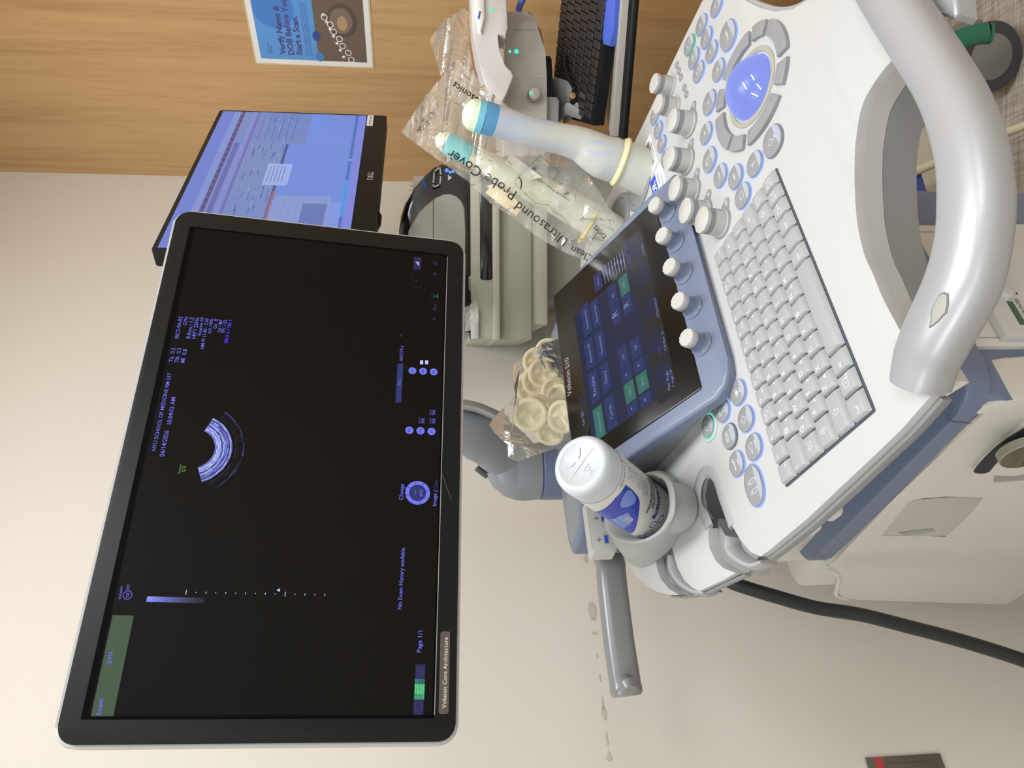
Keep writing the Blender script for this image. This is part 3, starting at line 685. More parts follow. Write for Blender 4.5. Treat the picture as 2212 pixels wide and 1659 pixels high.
# --- stickers by the holders
k = MB(); q = [z2(175, 1000), z2(245, 1020), z2(195, 1285), z2(120, 1265)]
lb = [C.l(p) for p in q]; a0 = min(p[0] for p in lb); a1 = max(p[0] for p in lb); b0 = min(p[1] for p in lb); b1 = max(p[1] for p in lb)
a0, a1, b0, b1 = .376, .436, .118, .141
k.box(C, a0, a1, b0, b1, 0, .0004, mat('sticker_white', (240, 240, 238), .4))
x = a0 + .008
while x < a1 - .008:
    wd = random.choice((.0005, .0008, .0013)); k.rect(C, x, x + wd, b0 + .007, b1 - .007, .0005, INKK); x += wd + random.choice((.0005, .0009))
k.text(C, 'NYU Langone Medical Ctr', a0 + .003, b1 - .0055, .0034, .0005, INKK, fit=a1 - a0 - .006); k.text(C, '100204600', a0 + .012, b0 + .0018, .004, .0005, INKK, fit=.034)
obj('barcode_sticker', k, PANEL)
k = MB(); a0, a1, b0, b1 = .285, .368, .112, .148
k.box(C, a0, a1, b0, b1, 0, .0004, mat('sticker_white', (240, 240, 238), .4)); k.box(C, a0 + .001, a1 - .001, b1 - .017, b1 - .001, .0004, .0006, mat('sticker_blue', (36, 72, 184), .4))
k.text(C, 'VENDOR', a0 + .01, b1 - .0145, .0105, .0007, KEYL, fit=.062, bold=.02)
BI = mat('sticker_blue_ink', (60, 84, 180), .5)
k.text(C, 'THIS DEVICE IS UNDER', a0 + .006, b0 + .0115, .004, .0006, BI, fit=.07); k.text(C, 'SERVICE CONTRACT', a0 + .012, b0 + .0045, .004, .0006, BI, fit=.058)
obj('vendor_sticker', k, PANEL)

# --- touch panel ------------------------------------------------------------
k = MB()
fo = rrect(-.1655, .1560, -.0365, .2150, .012)
fo = [(-.1655, -.012), (-.158, -.027), (-.145, -.036), (-.13, -.0385), (.135, -.037), (.148, -.040), (.158, -.036), (.1585, -.02), (.1535, .0), (.1490, .205), (.147, .212), (-.160, .215), (-.165, .211)]
k.prism(T, fo, -.013, .0, FRAME, bev=.0045, seg=3); 
TOUCH = obj('touch_panel', k, US)
k = MB(); k.box(T, -.1455, .1440, .0005, .2085, -.001, .0012, GLASS, r=.003, bev=.0004)
TG = obj('touch_screen', k, TOUCH)
k = MB(); ta = (T.O - C.O).dot(C.x); tb_ = (T.O - C.O).dot(C.y)
bt8 = [C.P(ta - .146, tb_ + .006, -.005), C.P(ta + .140, tb_ + .006, -.005), C.P(ta + .140, tb_ + .20, -.02), C.P(ta - .146, tb_ + .20, -.02)]
tp8 = [T.P(-.150, .004, -.0132), T.P(.142, .004, -.0132), T.P(.140, .205, -.0132), T.P(-.150, .205, -.0132)]
k.add(bt8 + tp8, [(3, 2, 1, 0), (4, 5, 6, 7)] + [(i, (i + 1) % 4, 4 + (i + 1) % 4, 4 + i) for i in range(4)], mat('base_silver', (150, 154, 160), .4)); obj('touch_panel_base', k, TOUCH, smooth=20)
z = .00125
k = MB()
def z4(x, y): return (1150 + x / 3.6866, 400 + y / 3.6866)
def z5(x, y): return (1150 + x / 3.6866, 700 + y / 3.6866)
PN = glow('tp_navy', (24, 34, 60), 1); PNB = glow('tp_button', (34, 48, 96), 1); PG = glow('tp_green', (50, 106, 92), 1); PT = glow('tp_text', (128, 140, 190), 1); PD = glow('tp_dim', (48, 48, 56), 1); PL2 = glow('tp_low_haze', (34, 33, 34), 1)
k.rpx(T, z4(340, 1050), z5(1005, 590), z, PN)
def tb(bl, tr, txt, mt, zz=z5, zr=z5, lines=None):
    a = T.l(zz(*bl)); b_ = T.l(zr(*tr)); a0, a1, b0, b1 = a[0], b_[0], a[1], b_[1]
    k.rect(T, a0, a1, b0, b1, z + .00012, mt)
    if txt:
        wd = (a1 - a0) * (.62 if len(txt) > 6 else .45 if len(txt) > 3 else .24)
        k.text(T, txt, (a0 + a1) / 2, (b0 + b1) / 2 - .0025, None, z + .0002, PT, align='C', fit=wd)

tb((592, 880), (485, 690), 'Routine HI', PG); tb((690, 800), (575, 610), 'Cervix', PNB); tb((552, 590), (445, 405), 'Routine', PNB); tb((640, 515), (540, 345), 'Ovary', PNB)
tb((515, 325), (412, 150), 'Routine CRI', PNB); tb((603, 255), (497, 85), 'Penetration', PNB); tb((485, 1165), (385, 985), 'Endometrium', PNB, z4, z4); tb((555, 1110), (465, 945), 'Routine Sepia', PNB, z4, z4)
tb((835, 590), (730, 495), 'CRI 1', PG); tb((940, 505), (828, 425), 'SRI 3', PG); tb((805, 425), (710, 385), '+', PNB); tb((905, 350), (808, 315), '+', PNB); tb((850, 690), (755, 660), '-', PNB); tb((960, 620), (858, 585), '-', PNB)
tb((780, 320), (682, 205), 'FFC', PNB); tb((880, 240), (778, 150), 'CE', PNB)
tb((718, 1080), (628, 970), 'R', PNB, z4, z4); tb((812, 990), (715, 905), 'R', PNB, z4, z4); tb((695, 930), (600, 840), 'XL', PNB, z4, z4); tb((785, 840), (688, 755), 'HI', PG, z4, z4); tb((570, 810), (487, 735), 'VCI A', PNB, z4, z4)
for i in range(8):
    x0, y0 = 565 + i * 22.5, 650 - i * 17.5
    a = T.l(z4(x0, y0 + 5)); b_ = T.l(z4(x0 + 25, y0 + 135)); k.line(T, [a, b_], .0010, z + .0001, PT)
    f_ = .45 + .12 * math.sin(i * 1.1); k.line(T, [(a[0] * (1 - f_) + b_[0] * f_ - .0022, a[1] * (1 - f_) + b_[1] * f_), (a[0] * (1 - f_) + b_[0] * f_ + .0022, a[1] * (1 - f_) + b_[1] * f_)], .0022, z + .0002, PT)
for bl, tr in (((775, 535), (735, 465)), ((795, 615), (750, 540))): tb(bl, tr, '', PNB, z4, z4)
a = T.l(z5(1165, 500)); b_ = T.l(z4(885, 320)); bt = T.l(z5(1005, 590))
k.rect(T, a[0] - .006, b_[0], a[1] + .001, bt[1], z, PL2)  # faint grey glow painted over the lower display as reflected haze
for x, y in ((935, 985), (985, 1270), (1040, 1530), (870, 740), (820, 520)):
    c_ = T.l(z4(x + 10, y - 20)); k.disc(T, c_[0], c_[1], .0165, z + .0001, PN, 28, .0125); k.ringf(T, c_[0], c_[1], .0160, .0164, z + .00015, PNB) if False else None
def ttx(txt, p0, p1, mt=PT): k.tpx(T, txt, p0, p1, z + .0003, mt)
ttx('Voluson S10', z5(318, 560), z5(294, 262), glow('tp_logo', (190, 195, 205), 1)); ttx('Sub 2D', z5(426, 803), z5(412, 695)); ttx('Cine', z5(405, 640), z5(396, 575), INKD)
ttx('C Dyn.Cont. 6', z4(1018, 1050), z4(988, 900)); ttx('C B-View   G', z4(1078, 1312), z4(1048, 1165)); ttx('Off', z4(1042, 1335), z4(1034, 1270), INKD); ttx('Max. Angle', z5(1108, 525), z5(1085, 372)); ttx('C Angle 140°', z5(1140, 500), z5(1114, 352)); ttx('C AO 50%', z4(905, 560), z4(885, 470))
ttx('Render General Combination', z5(502, 905), z5(480, 725), INKD)
obj('screen_content', k, TG)
TK = T.up(0)
for base in (z2(350, 400 + 1290), (1350 + 405 / 3.6866, 350 + 640 / 3.6866), (1350 + 468 / 3.6866, 350 + 888 / 3.6866), (1350 + 540 / 3.6866, 350 + 1160 / 3.6866), (1350 + 612 / 3.6866, 350 + 1452 / 3.6866)):
    if base[1] > 1290 / 3.6866 + 100 and base[0] < 1446: base = (1350 + 342 / 3.6866, 350 + 400 / 3.6866)
    a, b_ = T.l(base); knob(T, a, b_, .0098, .024, TOUCH, small=True)

# --- monitor -----------------------------------------------------------------
MO = [M.l(p) for p in ((125, 1600), (380, 460), (1000, 520), (985, 1605))]
a0, a1, b0, b1 = -.2765, .2785, -.1648, .1655
k = MB(); k.prism(M, rrect(a0 - .003, a1 + .003, b0 - .003, b1 + .003, .017, 7), -.030, -.0015, WHITE, bev=.004, seg=3, both=True)
MON = obj('monitor', k, US)
k = MB(); k.prism(M, rrect(a0, a1, b0, b1, .015, 7), -.004, .0012, BEZEL, bev=.0015, seg=3); BZ = obj('bezel', k, MON)
sa0, sa1, sb0, sb1 = -.2545, .2545, -.1432, .1432
k = MB(); k.rect(M, sa0 - .003, sa1 + .003, sb0 - .002, sb1 + .006, .00125, mat('bezel_inner', (5, 5, 6), .6, spec=.05))
k.rect(M, sa0, sa1, sb0 - .0026, sb0 - .0018, .0014, MGREY)
obj('bezel_recess', k, MON, smooth=0)
SC = mat('lcd_dark', (8, 7, 7), .3, spec=.12)
scm = SC.node_tree; scb = scm.nodes['Principled BSDF']; scb.inputs['Emission Color'].default_value = L3(24, 21, 18); scb.inputs['Emission Strength'].default_value = .3
k = MB(); k.rect(M, sa0, sa1, sb0, sb1, .0014, SC); SCR = obj('screen', k, MON, smooth=0)
z = .0015; k = MB()
def c1(x, y): return (100 + x / 2.765, 400 + y / 2.765)
def c2(x, y): return (500 + x / 2.765, 400 + y / 2.765)
def c3(x, y): return (100 + x / 2.517, 1000 + y / 2.517)
def c4(x, y): return (600 + x / 2.517, 1000 + y / 2.517)
INKS = glow('ink_blue_strong', (70, 60, 255), 1.2); INKG = glow('ink_green', (130, 165, 90), 1); GRN = glow('menu_green', (62, 86, 64), 1); GRN2 = glow('icon_green', (80, 200, 130), 1)
for t, p0, p1 in (('NYU SCHOOL OF MEDICINE RM 517', c1(655, 1590), c1(750, 1128)), ('06/14/2026', c1(705, 1625), c1(735, 1470)), ('10:04:03 AM', c1(748, 1432), c1(775, 1272)),
                  ('TIs  0.2', c1(757, 1062), c1(773, 978)), ('TIb  0.2', c1(790, 1065), c1(808, 978)), ('MI  0.8', c1(828, 1065), c1(843, 985)), ('RIC5-9A-RS', c1(792, 920), c1(817, 790)), ('GYN', c1(838, 843), c1(850, 793)),
                  ('8.0cm / 1.2', c1(860, 922), c1(884, 796)), ('140°/ 25Hz', c1(893, 922), c1(915, 797)), ('Routine HI', c1(925, 902), c1(943, 798)), ('HM PI 11.80 - 2.50', c1(942, 982), c1(972, 802)), ('AO 100%', c1(985, 892), c1(998, 804)),
                  ('Gn  8', c1(1018, 862), c1(1026, 806)), ('C6 / M7', c1(1044, 885), c1(1054, 808)), ('FF1 / E2', c1(1068, 887), c1(1082, 810)), ('Voluson', c3(408, 745), c3(418, 675)), ('S10', c3(452, 692), c3(455, 664)),
                  ('Exam:', c3(300, 1368), c3(313, 1280)), ('GYN', c3(355, 1097), c3(365, 1030)), ('No Exam History available', c4(672, 798), c4(690, 465)), ('Page 1/1', c4(779, 1032), c4(786, 915)), ('Change', c4(680, 205), c4(685, 117)), ('Image |', c4(860, 238), c4(865, 155)),
                  ('1837/74 s', c2(1022, 1055), c2(1027, 965))):
    k.tpx(M, t, p0, p1, z + .0002, INKB, bold=.003)
k.tpx(M, 'SRI II 3 / CRI 1', c1(1084, 948), c1(1110, 812), z + .0001, INKS, bold=.01); k.tpx(M, 'Cine', c4(866, 145), c4(868, 98), z, INKD)
k.tpx(M, 'Voluson', c3(730, 62), c3(737, 12), z, INKG); k.tpx(M, 'S10', c3(758, 52), c3(760, 20), z, INKG)
k.rpx(M, c3(245, 1378), c3(478, 832), z, GRN)
a, b_ = M.l(c3(444, 720)); k.ringf(M, a, b_, .0034, .0039, z, INKB); k.text(M, 'GE', a, b_ - .0012, .0026, z, INKB, align='C')
g0 = M.l(c3(545, 757)); g1 = M.l(c3(860, 735))
for i in range(12):
    t0, t1 = i / 12, (i + 1) / 12; f_ = (1 - t0)
    k.rect(M, g0[0], g1[0], g0[1] + (g1[1] - g0[1]) * t1, g0[1] + (g1[1] - g0[1]) * t0, z, glow('grey_bar_%d' % i, (int(14 + 116 * f_), int(14 + 126 * f_), int(16 + 228 * f_)), 1))
for i in range(15):
    x, y = 762 + i * 53.7, 705 + i * 1.0; p = c3(x, y) ; a, b_ = M.l(p); wd = .0022 if i % 10 == 0 else (.0009 if i % 2 == 0 else .0005)
    k.rect(M, a - wd, a + wd, b_ - .0003, b_ + .0003, z, INKW)
a, b_ = M.l(c3(1258, 693)); k.quad([M.P(a - .0016, b_ - .002, z), M.P(a + .0016, b_ - .002, z), M.P(a, b_ + .001, z)], INKW)
# fan image: bright arcs of the idle probe
fa, fb = M.l((417, 970)); rr = .0205
random.seed(3)
FB = [glow('fan_%d' % i, c_, 1) for i, c_ in enumerate(((190, 198, 255), (128, 140, 240), (78, 88, 170), (40, 44, 88), (26, 26, 40)))]
while rr < .0365:
    dw = random.uniform(.0002, .0007)
    lv0 = random.choice((.6, 1.3, 1.8, 2.6, 3.2))
    for t0 in range(-158, -22, 8):
        m_ = FB[min(4, max(0, int(random.gauss(lv0 + (rr - .027) * 70, .45))))]
        k.ringf(M, fa, fb, rr, rr + dw, z, m_, t0, t0 + 8, 3)
    rr += dw
for r_, lv in ((.040, 3), (.0425, 4), (.0460, 3), (.0475, 2)):
    for t0 in range(-150, -30, 6):
        if random.random() < .85: k.ringf(M, fa, fb, r_, r_ + random.uniform(.0003, .0008), z, FB[min(4, lv + random.choice((0, 0, 1)))], t0, t0 + 6, 3)
# dial
a, b_ = M.l(c4(760, 165)); k.ringf(M, a, b_, .0086, .0126, z, INKB, n=48); k.disc(M, a, b_, .0082, z, glow('dial_in', (34, 44, 110), 1)); k.text(M, 'pos', a, b_ - .0045, .0038, z + .0001, INKB, align='C'); k.text(M, '...', a, b_ + .002, .005, z + .0001, GRN2, align='C')
for t in range(15, 360, 45): k.line(M, [(a + .0087 * math.cos(math.radians(t)), b_ + .0087 * math.sin(math.radians(t))), (a + .0125 * math.cos(math.radians(t)), b_ + .0125 * math.sin(math.radians(t)))], .0004, z + .0001, SC)
def icon_box(p, m_, n, col_):
    a, b_ = M.l(p); w_, h_ = .0085, .0045
    k.rect(M, a - w_, a + w_, b_ - h_, b_ + h_, z, m_)
    k.line(M, [(a - w_ * .65, b_ - h_ * .6), (a + w_ * .65, b_ - h_ * .6), (a + w_ * .65, b_ + h_ * .6), (a - w_ * .65, b_ + h_ * .6)], .0003, z + .0001, col_, True)
    for i in range(1, n): k.line(M, [(a - w_ * .65 + w_ * 1.3 * i / n, b_ - h_ * .6), (a - w_ * .65 + w_ * 1.3 * i / n, b_ + h_ * .6)], .0003, z + .0001, col_)
    for i in range(1, max(2, n - 0) if n > 1 else 1): k.line(M, [(a - w_ * .65, b_ - h_ * .6 + h_ * 1.2 * i / n), (a + w_ * .65, b_ - h_ * .6 + h_ * 1.2 * i / n)], .0003, z + .0001, col_)
DB = glow('icon_navy', (30, 30, 78), 1)
icon_box(c4(765, 1315), DB, 1, INKD); icon_box(c4(770, 1232), GRN2, 2, GRN); icon_box(c4(773, 1150), DB, 3, INKD)
k.rpx(M, c2(1013, 1303), c2(992, 1068), z, glow('time_bar', (34, 50, 110), 1)); k.tpx(M, '74 s', c2(1012, 1200), c2(1014, 1165), z + .0001, INKB)
for t, p in (('P6', (1080, 1112)), ('P4', (1144, 1115)), ('P2', (1207, 1119)), ('P5', (1062, 1467)), ('P3', (1128, 1470)), ('P1', (1194, 1474))):
    a, b_ = M.l(c2(*p)); k.disc(M, a, b_, .0043, z, INKB); k.text(M, t, a, b_ - .0014, .003, z + .0001, SC, align='C')
for p in ((1135, 1062), (1165, 1062)): a, b_ = M.l(c2(*p)); k.rect(M, a - .0025, a + .0025, b_ - .0017, b_ + .0017, z, INKW)
for p in ((1135, 1410), (1200, 1412), (1200, 1360)): a, b_ = M.l(c2(*p)); k.rect(M, a - .0035, a + .0035, b_ - .0035, b_ + .0035, z, DB); k.text(M, 'Img', a, b_ - .002, .0025, z + .0001, INKB, align='C')
a, b_ = M.l(c2(1110, 472)); k.rect(M, a - .009, a + .009, b_ - .0045, b_ + .0045, z, DB)
for i in range(4): k.rect(M, a - .003 + i * .0014, a - .002 + i * .0014, b_ - .002, b_ - .001 + i * .001, z + .0001, INKW)
a, b_ = M.l(c2(1105, 576)); k.line(M, [(a - .009, b_ - .0045), (a + .009, b_ - .0045), (a + .009, b_ + .0045), (a - .009, b_ + .0045)], .0003, z, DB, True); k.text(M, 'V', a, b_ - .001, .003, z, INKD, align='C')
for p, r_ in (((1216, 470), .0022), ((1216, 535), .002), ((1212, 745), .0018)): a, b_ = M.l(c2(*p)); k.ringf(M, a, b_, r_ * .7, r_, z, INKD)
k.tpx(M, 'DVD', c2(1222, 742), c2(1222, 716), z, INKD); k.tpx(M, 'a', c2(1217, 808), c2(1217, 796), z, INKD)
a, b_ = M.l(c2(1203, 666)); k.line(M, [(a - .002, b_ - .0015), (a + .002, b_ - .0015), (a + .002, b_ + .0015), (a - .002, b_ + .0015)], .0004, z, INKD, True); a, b_ = M.l(c2(1225, 667)); k.line(M, [(a - .0025, b_ - .001), (a + .0025, b_ - .001)], .0005, z, GRN2); k.line(M, [(a, b_ - .001), (a, b_ + .003)], .0004, z, GRN2)
a, b_ = M.l(c2(1012, 901))
for t in (0, 60, 120): k.line(M, [(a - .002 * math.cos(math.radians(t)), b_ - .002 * math.sin(math.radians(t))), (a + .002 * math.cos(math.radians(t)), b_ + .002 * math.sin(math.radians(t)))], .0003, z, INKD)
obj('screen_writing', k, SCR, smooth=0)
k = MB(); p0 = M.l(c4(873, 1365)); p1 = M.l(c4(936, 918)); k.prism(M, rrect(p0[0], p1[0], p1[1], p0[1], .002), .0012, .0018, mat('label_grey', (84, 80, 74), .4)); k.tpx(M, 'Voluson Core Architecture', c4(914, 1335), c4(924, 950), .0019, mat('label_ink', (225, 222, 214), .5)); obj('name_label', k, MON)
SCR_ = mat('scratch', (120, 120, 118), .5)
k = MB()
for p0, p1 in ((c4(893, 65), c4(942, 203)),): k.line(M, [M.l(p0), M.l(p1)], .0003, .0014, SCR_)
obj('scratch', k, BZ, smooth=0)

# --- body ---------------------------------------------------------------------
class MF:   # machine frame boxes: a along MX, b along MY, z relative to panel centre height
    pass
HP = Pl(C.O, MX, MY)          # horizontal plane, n = up
A0, A1, B0, B1 = -.02, .305, .10, .66
SP = Pl(C.O + MX * A0, MY, ZUP)     # left side of the body (n = MX)
FP = Pl(C.O + MY * B0, MX, ZUP)     # front of the body (n = -MY)
zf = -C.O.z
def fl(p): return FP.l(p)
NS = Pl(SP.O - MX * .0045, MY, ZUP)
def slo(p): return NS.l(p)
k = MB(); k.box(HP, A0 + .002, A1 - .002, B0 + .01, B1, zf + .12, -.275, CREAM, r=.03, bev=.006)
BODY = obj('body_shell', k, US)
SPo = Pl(SP.O, MY, ZUP)
fr_px = [SPo.l(p) for p in ((2089, 904), (2105, 885), (2122, 873), (2150, 864), (2212, 854), (2300, 846))]
sd = [tuple(p) for p in fr_px[::-1]] + [(.20, -.262), (.54, -.280), (.56, -.286), (.59, -.315), (.655, -.342), (.685, -.366), (.696, -.405), (.75, zf + .13), (.11, zf + .13)]
k = MB(); k.prism(SPo, sd, -.004, .05, CREAM, bev=.002, both=True)
obj('side_panel', k, US)
k = MB(); P = [SP.P(a, b_, -.003) for a, b_ in ((.548, -.280), (.562, -.296), (.592, -.318), (.64, -.336), (.672, -.350), (.690, -.378))]
k.tube(spline(P, 4), .0035, CREAM, 8, upv=MX); obj('panel_rib', k, US)
# slate rim round the top of the body
k = MB(); rim = rrect(A0 - .004, A1 + .004, B0 - .012, .545, .035, 6)
k.prism(HP, rim, -.268, -.238, NAVY, bev=.005, seg=3, both=True)
RIM = obj('slate_rim', k, US)
k = MB(); k.prism(HP, rrect(A0 + .03, A1 - .03, B0 + .03, .53, .03, 5), -.239, -.10, NAVY, bev=.004); obj('pedestal_collar', k, US)
k = MB(); k.line(SP, [SP.l(p) for p in ((2040, 886), (2046, 900), (2060, 904), (2092, 906))], .0012, -.0052, GAP); obj('rim_seam', k, RIM, smooth=0)
# front: slate surround with the cream drive bay
k = MB(); k.box(FP, A0 - .003, A1 + .003, zf + .12, -.25, -.04, .002, NAVY, r=.03, bev=.006); obj('front_surround', k, US)
q = fl((2090, 761)); fa0, fa1 = .044, .236
k = MB(); k.box(FP, fa0, fa1, zf + .15, -.262, -.004, .008, CREAM, r=.008, bev=.002); BAY = obj('front_cover', k, US)
k = MB()
k.line(FP, [(fa0 + .012, -.275), (fa0 + .012, -.33), (fa0 + .05, -.33)], .0010, .0085, MGREY); k.line(FP, [(fa1 - .012, -.275), (fa1 - .012, -.33), (fa1 - .05, -.33)], .0010, .0085, MGREY)
obj('cover_seam', k, BAY, smooth=0)
l0 = fl((2174, 652)); l1 = fl((2209, 702))
k = MB(); k.box(FP, fa0 + .006, fa1 - .006, l0[1] - .20, l0[1] + .045, .008, .020, LGREY, bev=.003); PR = obj('printer_front', k, US)
FR_ = FP.up(.020); l0 = FR_.l((2174, 652)); l1 = FR_.l((2209, 702))
k = MB(); k.box(FR_, l1[0], l0[0], l1[1] - .004, l0[1], 0, .0012, mat('lcd_green', (62, 92, 74), .3), bev=.0004); obj('lcd', k, PR)
k = MB(); kn = FR_.l((2170, 634)); k.lathe(FR_.P(kn[0], kn[1], 0), FR_.n, [(.010, 0), (.010, .003), (.008, .007), (.0001, .008)], LGREY, 24)
obj('push_knob', k, PR)
k = MB(); k.text(FR_, 'PUSH ENTER', kn[0] - .036, kn[1] - .012, .0048, .0004, INKK, fit=.028); k.text(FR_, 'Feed', kn[0] + .035, kn[1] + .006, .006, .0004, INKK); k.text(FR_, 'Use Sony', kn[0] + .035, kn[1] - .005, .006, .0004, INKK)
for t in range(4): k.line(FR_, [(kn[0] + .015 * math.cos(t * math.pi / 2) - .001, kn[1] + .015 * math.sin(t * math.pi / 2)), (kn[0] + .015 * math.cos(t * math.pi / 2) + .001, kn[1] + .015 * math.sin(t * math.pi / 2))], .0018, .0004, INKK)
obj('printed_text', k, PR, smooth=0)
# tape residue and hanging roll on the left cheek
TAPEM = film('old_tape', (196, 202, 200), .34, rough=.3, bump=.06, bscale=20)
k = MB(); k.quad([NS.P(*slo(p), -.0003) for p in ((1905, 1157), (1962, 1086), (1990, 1078), (2045, 1074), (2122, 1077), (2080, 1125), (2042, 1158))], TAPEM)
TE = mat('tape_edge', (172, 172, 162), .5)
k.tube([NS.P(*slo(p)) for p in ((1962, 1086), (1990, 1078), (2045, 1074), (2122, 1077), (2080, 1125), (2042, 1158), (1905, 1157))], .0007, TE, 5)
k.quad([NS.P(*slo(p), -.0006) for p in ((1940, 1150), (1975, 1145), (2015, 1142), (2022, 1147), (1985, 1153), (1950, 1156))], mat('tape_dull', (160, 162, 156), .5))  # darker grey streak laid over the tape
obj('tape_patch', k, US)
k = MB(); k.quad([NS.P(*slo(p), -.0003) for p in ((2147, 1028), (2146, 1043), (2212, 1038), (2240, 1036), (2240, 1020), (2190, 1030))], TAPEM); obj('tape_patch', k, US)
k = MB(); ND = Pl(SP.O - MX * .036, MY, ZUP); rc = ND.w((2219, 985))
k.lathe(rc, MX, [(.0001, 0), (.027, .0)], mat('roll_face', (150, 138, 114), .3), 36)
k.lathe(rc, MX, [(.027, 0), (.028, .001), (.028, .010), (.026, .011)], mat('roll_rim', (150, 150, 134), .3), 36); obj('paper_roll', k, US)
NSs = Pl(SP.O - MX * .010, MY, ZUP)
k = MB(); P = [NSs.w(p) for p in ((2121, 1017), (2135, 1000), (2160, 975), (2185, 955), (2212, 938), (2240, 920))]
k.tube(spline(P, 4), .010, mat('strap_dark', (42, 46, 54), .7), 10, upv=MX, ry=.004); obj('strap', k, US)
k = MB(); k.tube([NS.w(p) for p in ((2112, 1012), (2128, 992), (2160, 962), (2212, 920), (2240, 895))], .006, CREAM, 10, upv=MX, ry=.005); obj('strap_groove', k, US)
# hooks under the panel
ph = C.up(-.045)
for c_ in ((1738, 1140), (1782, 1108)):
    cx, cy = ph.l(c_); k = MB()
    k.prism(ph, rrect(cx - .004, cx + .03, cy - .010, cy + .012, .006), -.012, .016, LGREY, bev=.003); obj('under_hook', k, US)
# column between body and panel / cream neck
k = MB(); k.box(HP, .0, .29, .46, .60, -.40, -.02, CREAM, r=.03, bev=.004); obj('rear_column', k, US)
k = MB(); k.box(HP, .05, .25, .16, .40, -.24, -.045, MGREY, r=.04, bev=.004); obj('lift_neck', k, US)
# base and casters
k = MB(); k.box(HP, -.01, .295, .08, .66, zf + .085, zf + .13, NAVY, r=.05, bev=.01); obj('base', k, US)
def caster(parent, x, y, r, m_tire, m_hub, rot=0.0, name='caster'):
    ax = Vector((math.cos(rot), math.sin(rot), 0)); o = Vector((x, y, r)); k = MB()
    for s_ in (-1, 1):
        k.lathe(o + ax * (s_ * .016) - ax * .011, ax, [(r * .6, 0), (r * .93, 0), (r, .004), (r, .018), (r * .93, .022), (r * .6, .022)], m_tire, 32)
    w_ = obj(name, k, parent); k = MB()
    k.lathe(o - ax * .03, ax, [(r * .7, 0), (r * .72, .004), (r * .72, .056), (r * .7, .060)], m_hub, 28); obj('hub', k, w_)
    k = MB(); f_ = Vector((-ax.y, ax.x, 0))
    k.prism(Pl(o, f_, ZUP), [(r * 1.08 * math.cos(t), r * 1.08 * math.sin(t)) for t in [math.radians(q) for q in range(10, 171, 16)]], -.007, .007, m_hub, bev=.003)
    k.lathe(o + ZUP * (r * .8) , ZUP, [(.012, 0), (.012, r * .6)], m_hub, 16); obj('fork', k, w_)
    return w_
for a, b_ in ((.03, .14), (.26, .14), (.03, .60), (.26, .60)):
    p = mp(a, b_, 0); caster(US, p.x, p.y, .06, MBLACK, MGREY, .6)

# --- rear platform, monitor arm, rear handle -------------------------------------
PZ = at(1240, 1100, 1.06).z
PP = Pl((0, 0, PZ), MX, MY)
k = MB()
ol = [(1205, 1062), (1207, 1085), (1213, 1130), (1222, 1165), (1236, 1185), (1256, 1189), (1262, 1180), (1268, 1130), (1272, 1080)]
q = [PP.l(p) for p in ol]
ptl = [(v[0], v[1]) for v in q]
x0 = min(v[0] for v in ptl) + .022
zc = PP.l((1240, 1120))
# rounded tray reaching behind the touch panel
pl_pts = [(x0 + .02, zc[1] - .055), (x0 + .005, zc[1] - .035), (x0, zc[1]), (x0 + .005, zc[1] + .045), (x0 + .03, zc[1] + .065), (x0 + .20, zc[1] + .085), (x0 + .36, zc[1] + .07), (x0 + .38, zc[1]), (x0 + .36, zc[1] - .06), (x0 + .10, zc[1] - .075)]
k.prism(PP, pl_pts, -.026, 0, NAVY, bev=.006, seg=3)
k.prism(PP, [(a * .93 + (x0 + .18) * .07, zc[1] + (b_ - zc[1]) * .82) for a, b_ in pl_pts], -.004, .0008, mat('tray_grey', (128, 134, 144), .4), bev=.002)
PLT = obj('rear_platform', k, US)
k = MB(); k.prism(PP, [(a, b_) for a, b_ in pl_pts], -.070, -.0265, SILV2, bev=.004); obj('usb_housing', k, PLT)
US1 = Pl(PP.P(x0 + .055, zc[1] - .078, -.048), MX, ZUP); US1 = Pl(US1.w((1298, 1148)), MX, ZUP)
k = MB(); k.prism(US1, rrect(-.030, .045, -.016, .016, .004), -.02, .0055, LGREY, bev=.002)
for i in range(2):
    k.box(US1, -.02 + i * .03, -.007 + i * .03, -.007, -.001, .003, .0062, SILVER); k.box(US1, -.0185 + i * .03, -.0085 + i * .03, -.006, -.002, .0061, .0066, mat('usb_blue', (30, 80, 200), .4))
    k.line(US1, [(-.014 + i * .03, .002), (-.014 + i * .03, .009)], .0006, .0058, INKK); k.line(US1, [(-.017 + i * .03, .006), (-.014 + i * .03, .004), (-.011 + i * .03, .006)], .0006, .0058, INKK)
obj('usb_socket', k, PLT)
ca = PP.l((1200, 1010))
k = MB(); ctr = PP.P(ca[0], ca[1] + .01, 0)
k.lathe(ctr, ZUP, [(.047, -.01), (.047, .022), (.0455, .0235), (.0455, .0245), (.047, .026)], NAVY, 40); 
ARMB = obj('arm_collar', k, US)
ARMG = mat('arm_grey', (136, 141, 148), .36, metal=.1)
d_ = ctr.y
k = MB()
k.lathe(ctr, ZUP, [(.0455, .022), (.0455, .055), (.044, .065)], ARMG, 40)
pth = [ctr + ZUP * .03, ctr + ZUP * .062, at(1100, 985, d_ - .005), at(1062, 955, d_ - .02), at(1020, 935, d_ - .03), at(960, 918, d_ - .035), at(880, 905, d_ - .04)]
k.tube(spline(pth, 6), [.0455] * 6 + [.045] * 6 + [.043] * 6 + [.041] * 6 + [.038] * 7, ARMG, 28, upv=(0, 1, 0), ry=.034, power=2.6)
ARM = obj('monitor_arm', k, US)
k = MB(); pth = [at(1086, 905, d_ - .05), at(1062, 893, d_ - .06), at(1030, 880, d_ - .065), at(990, 872, d_ - .07)]
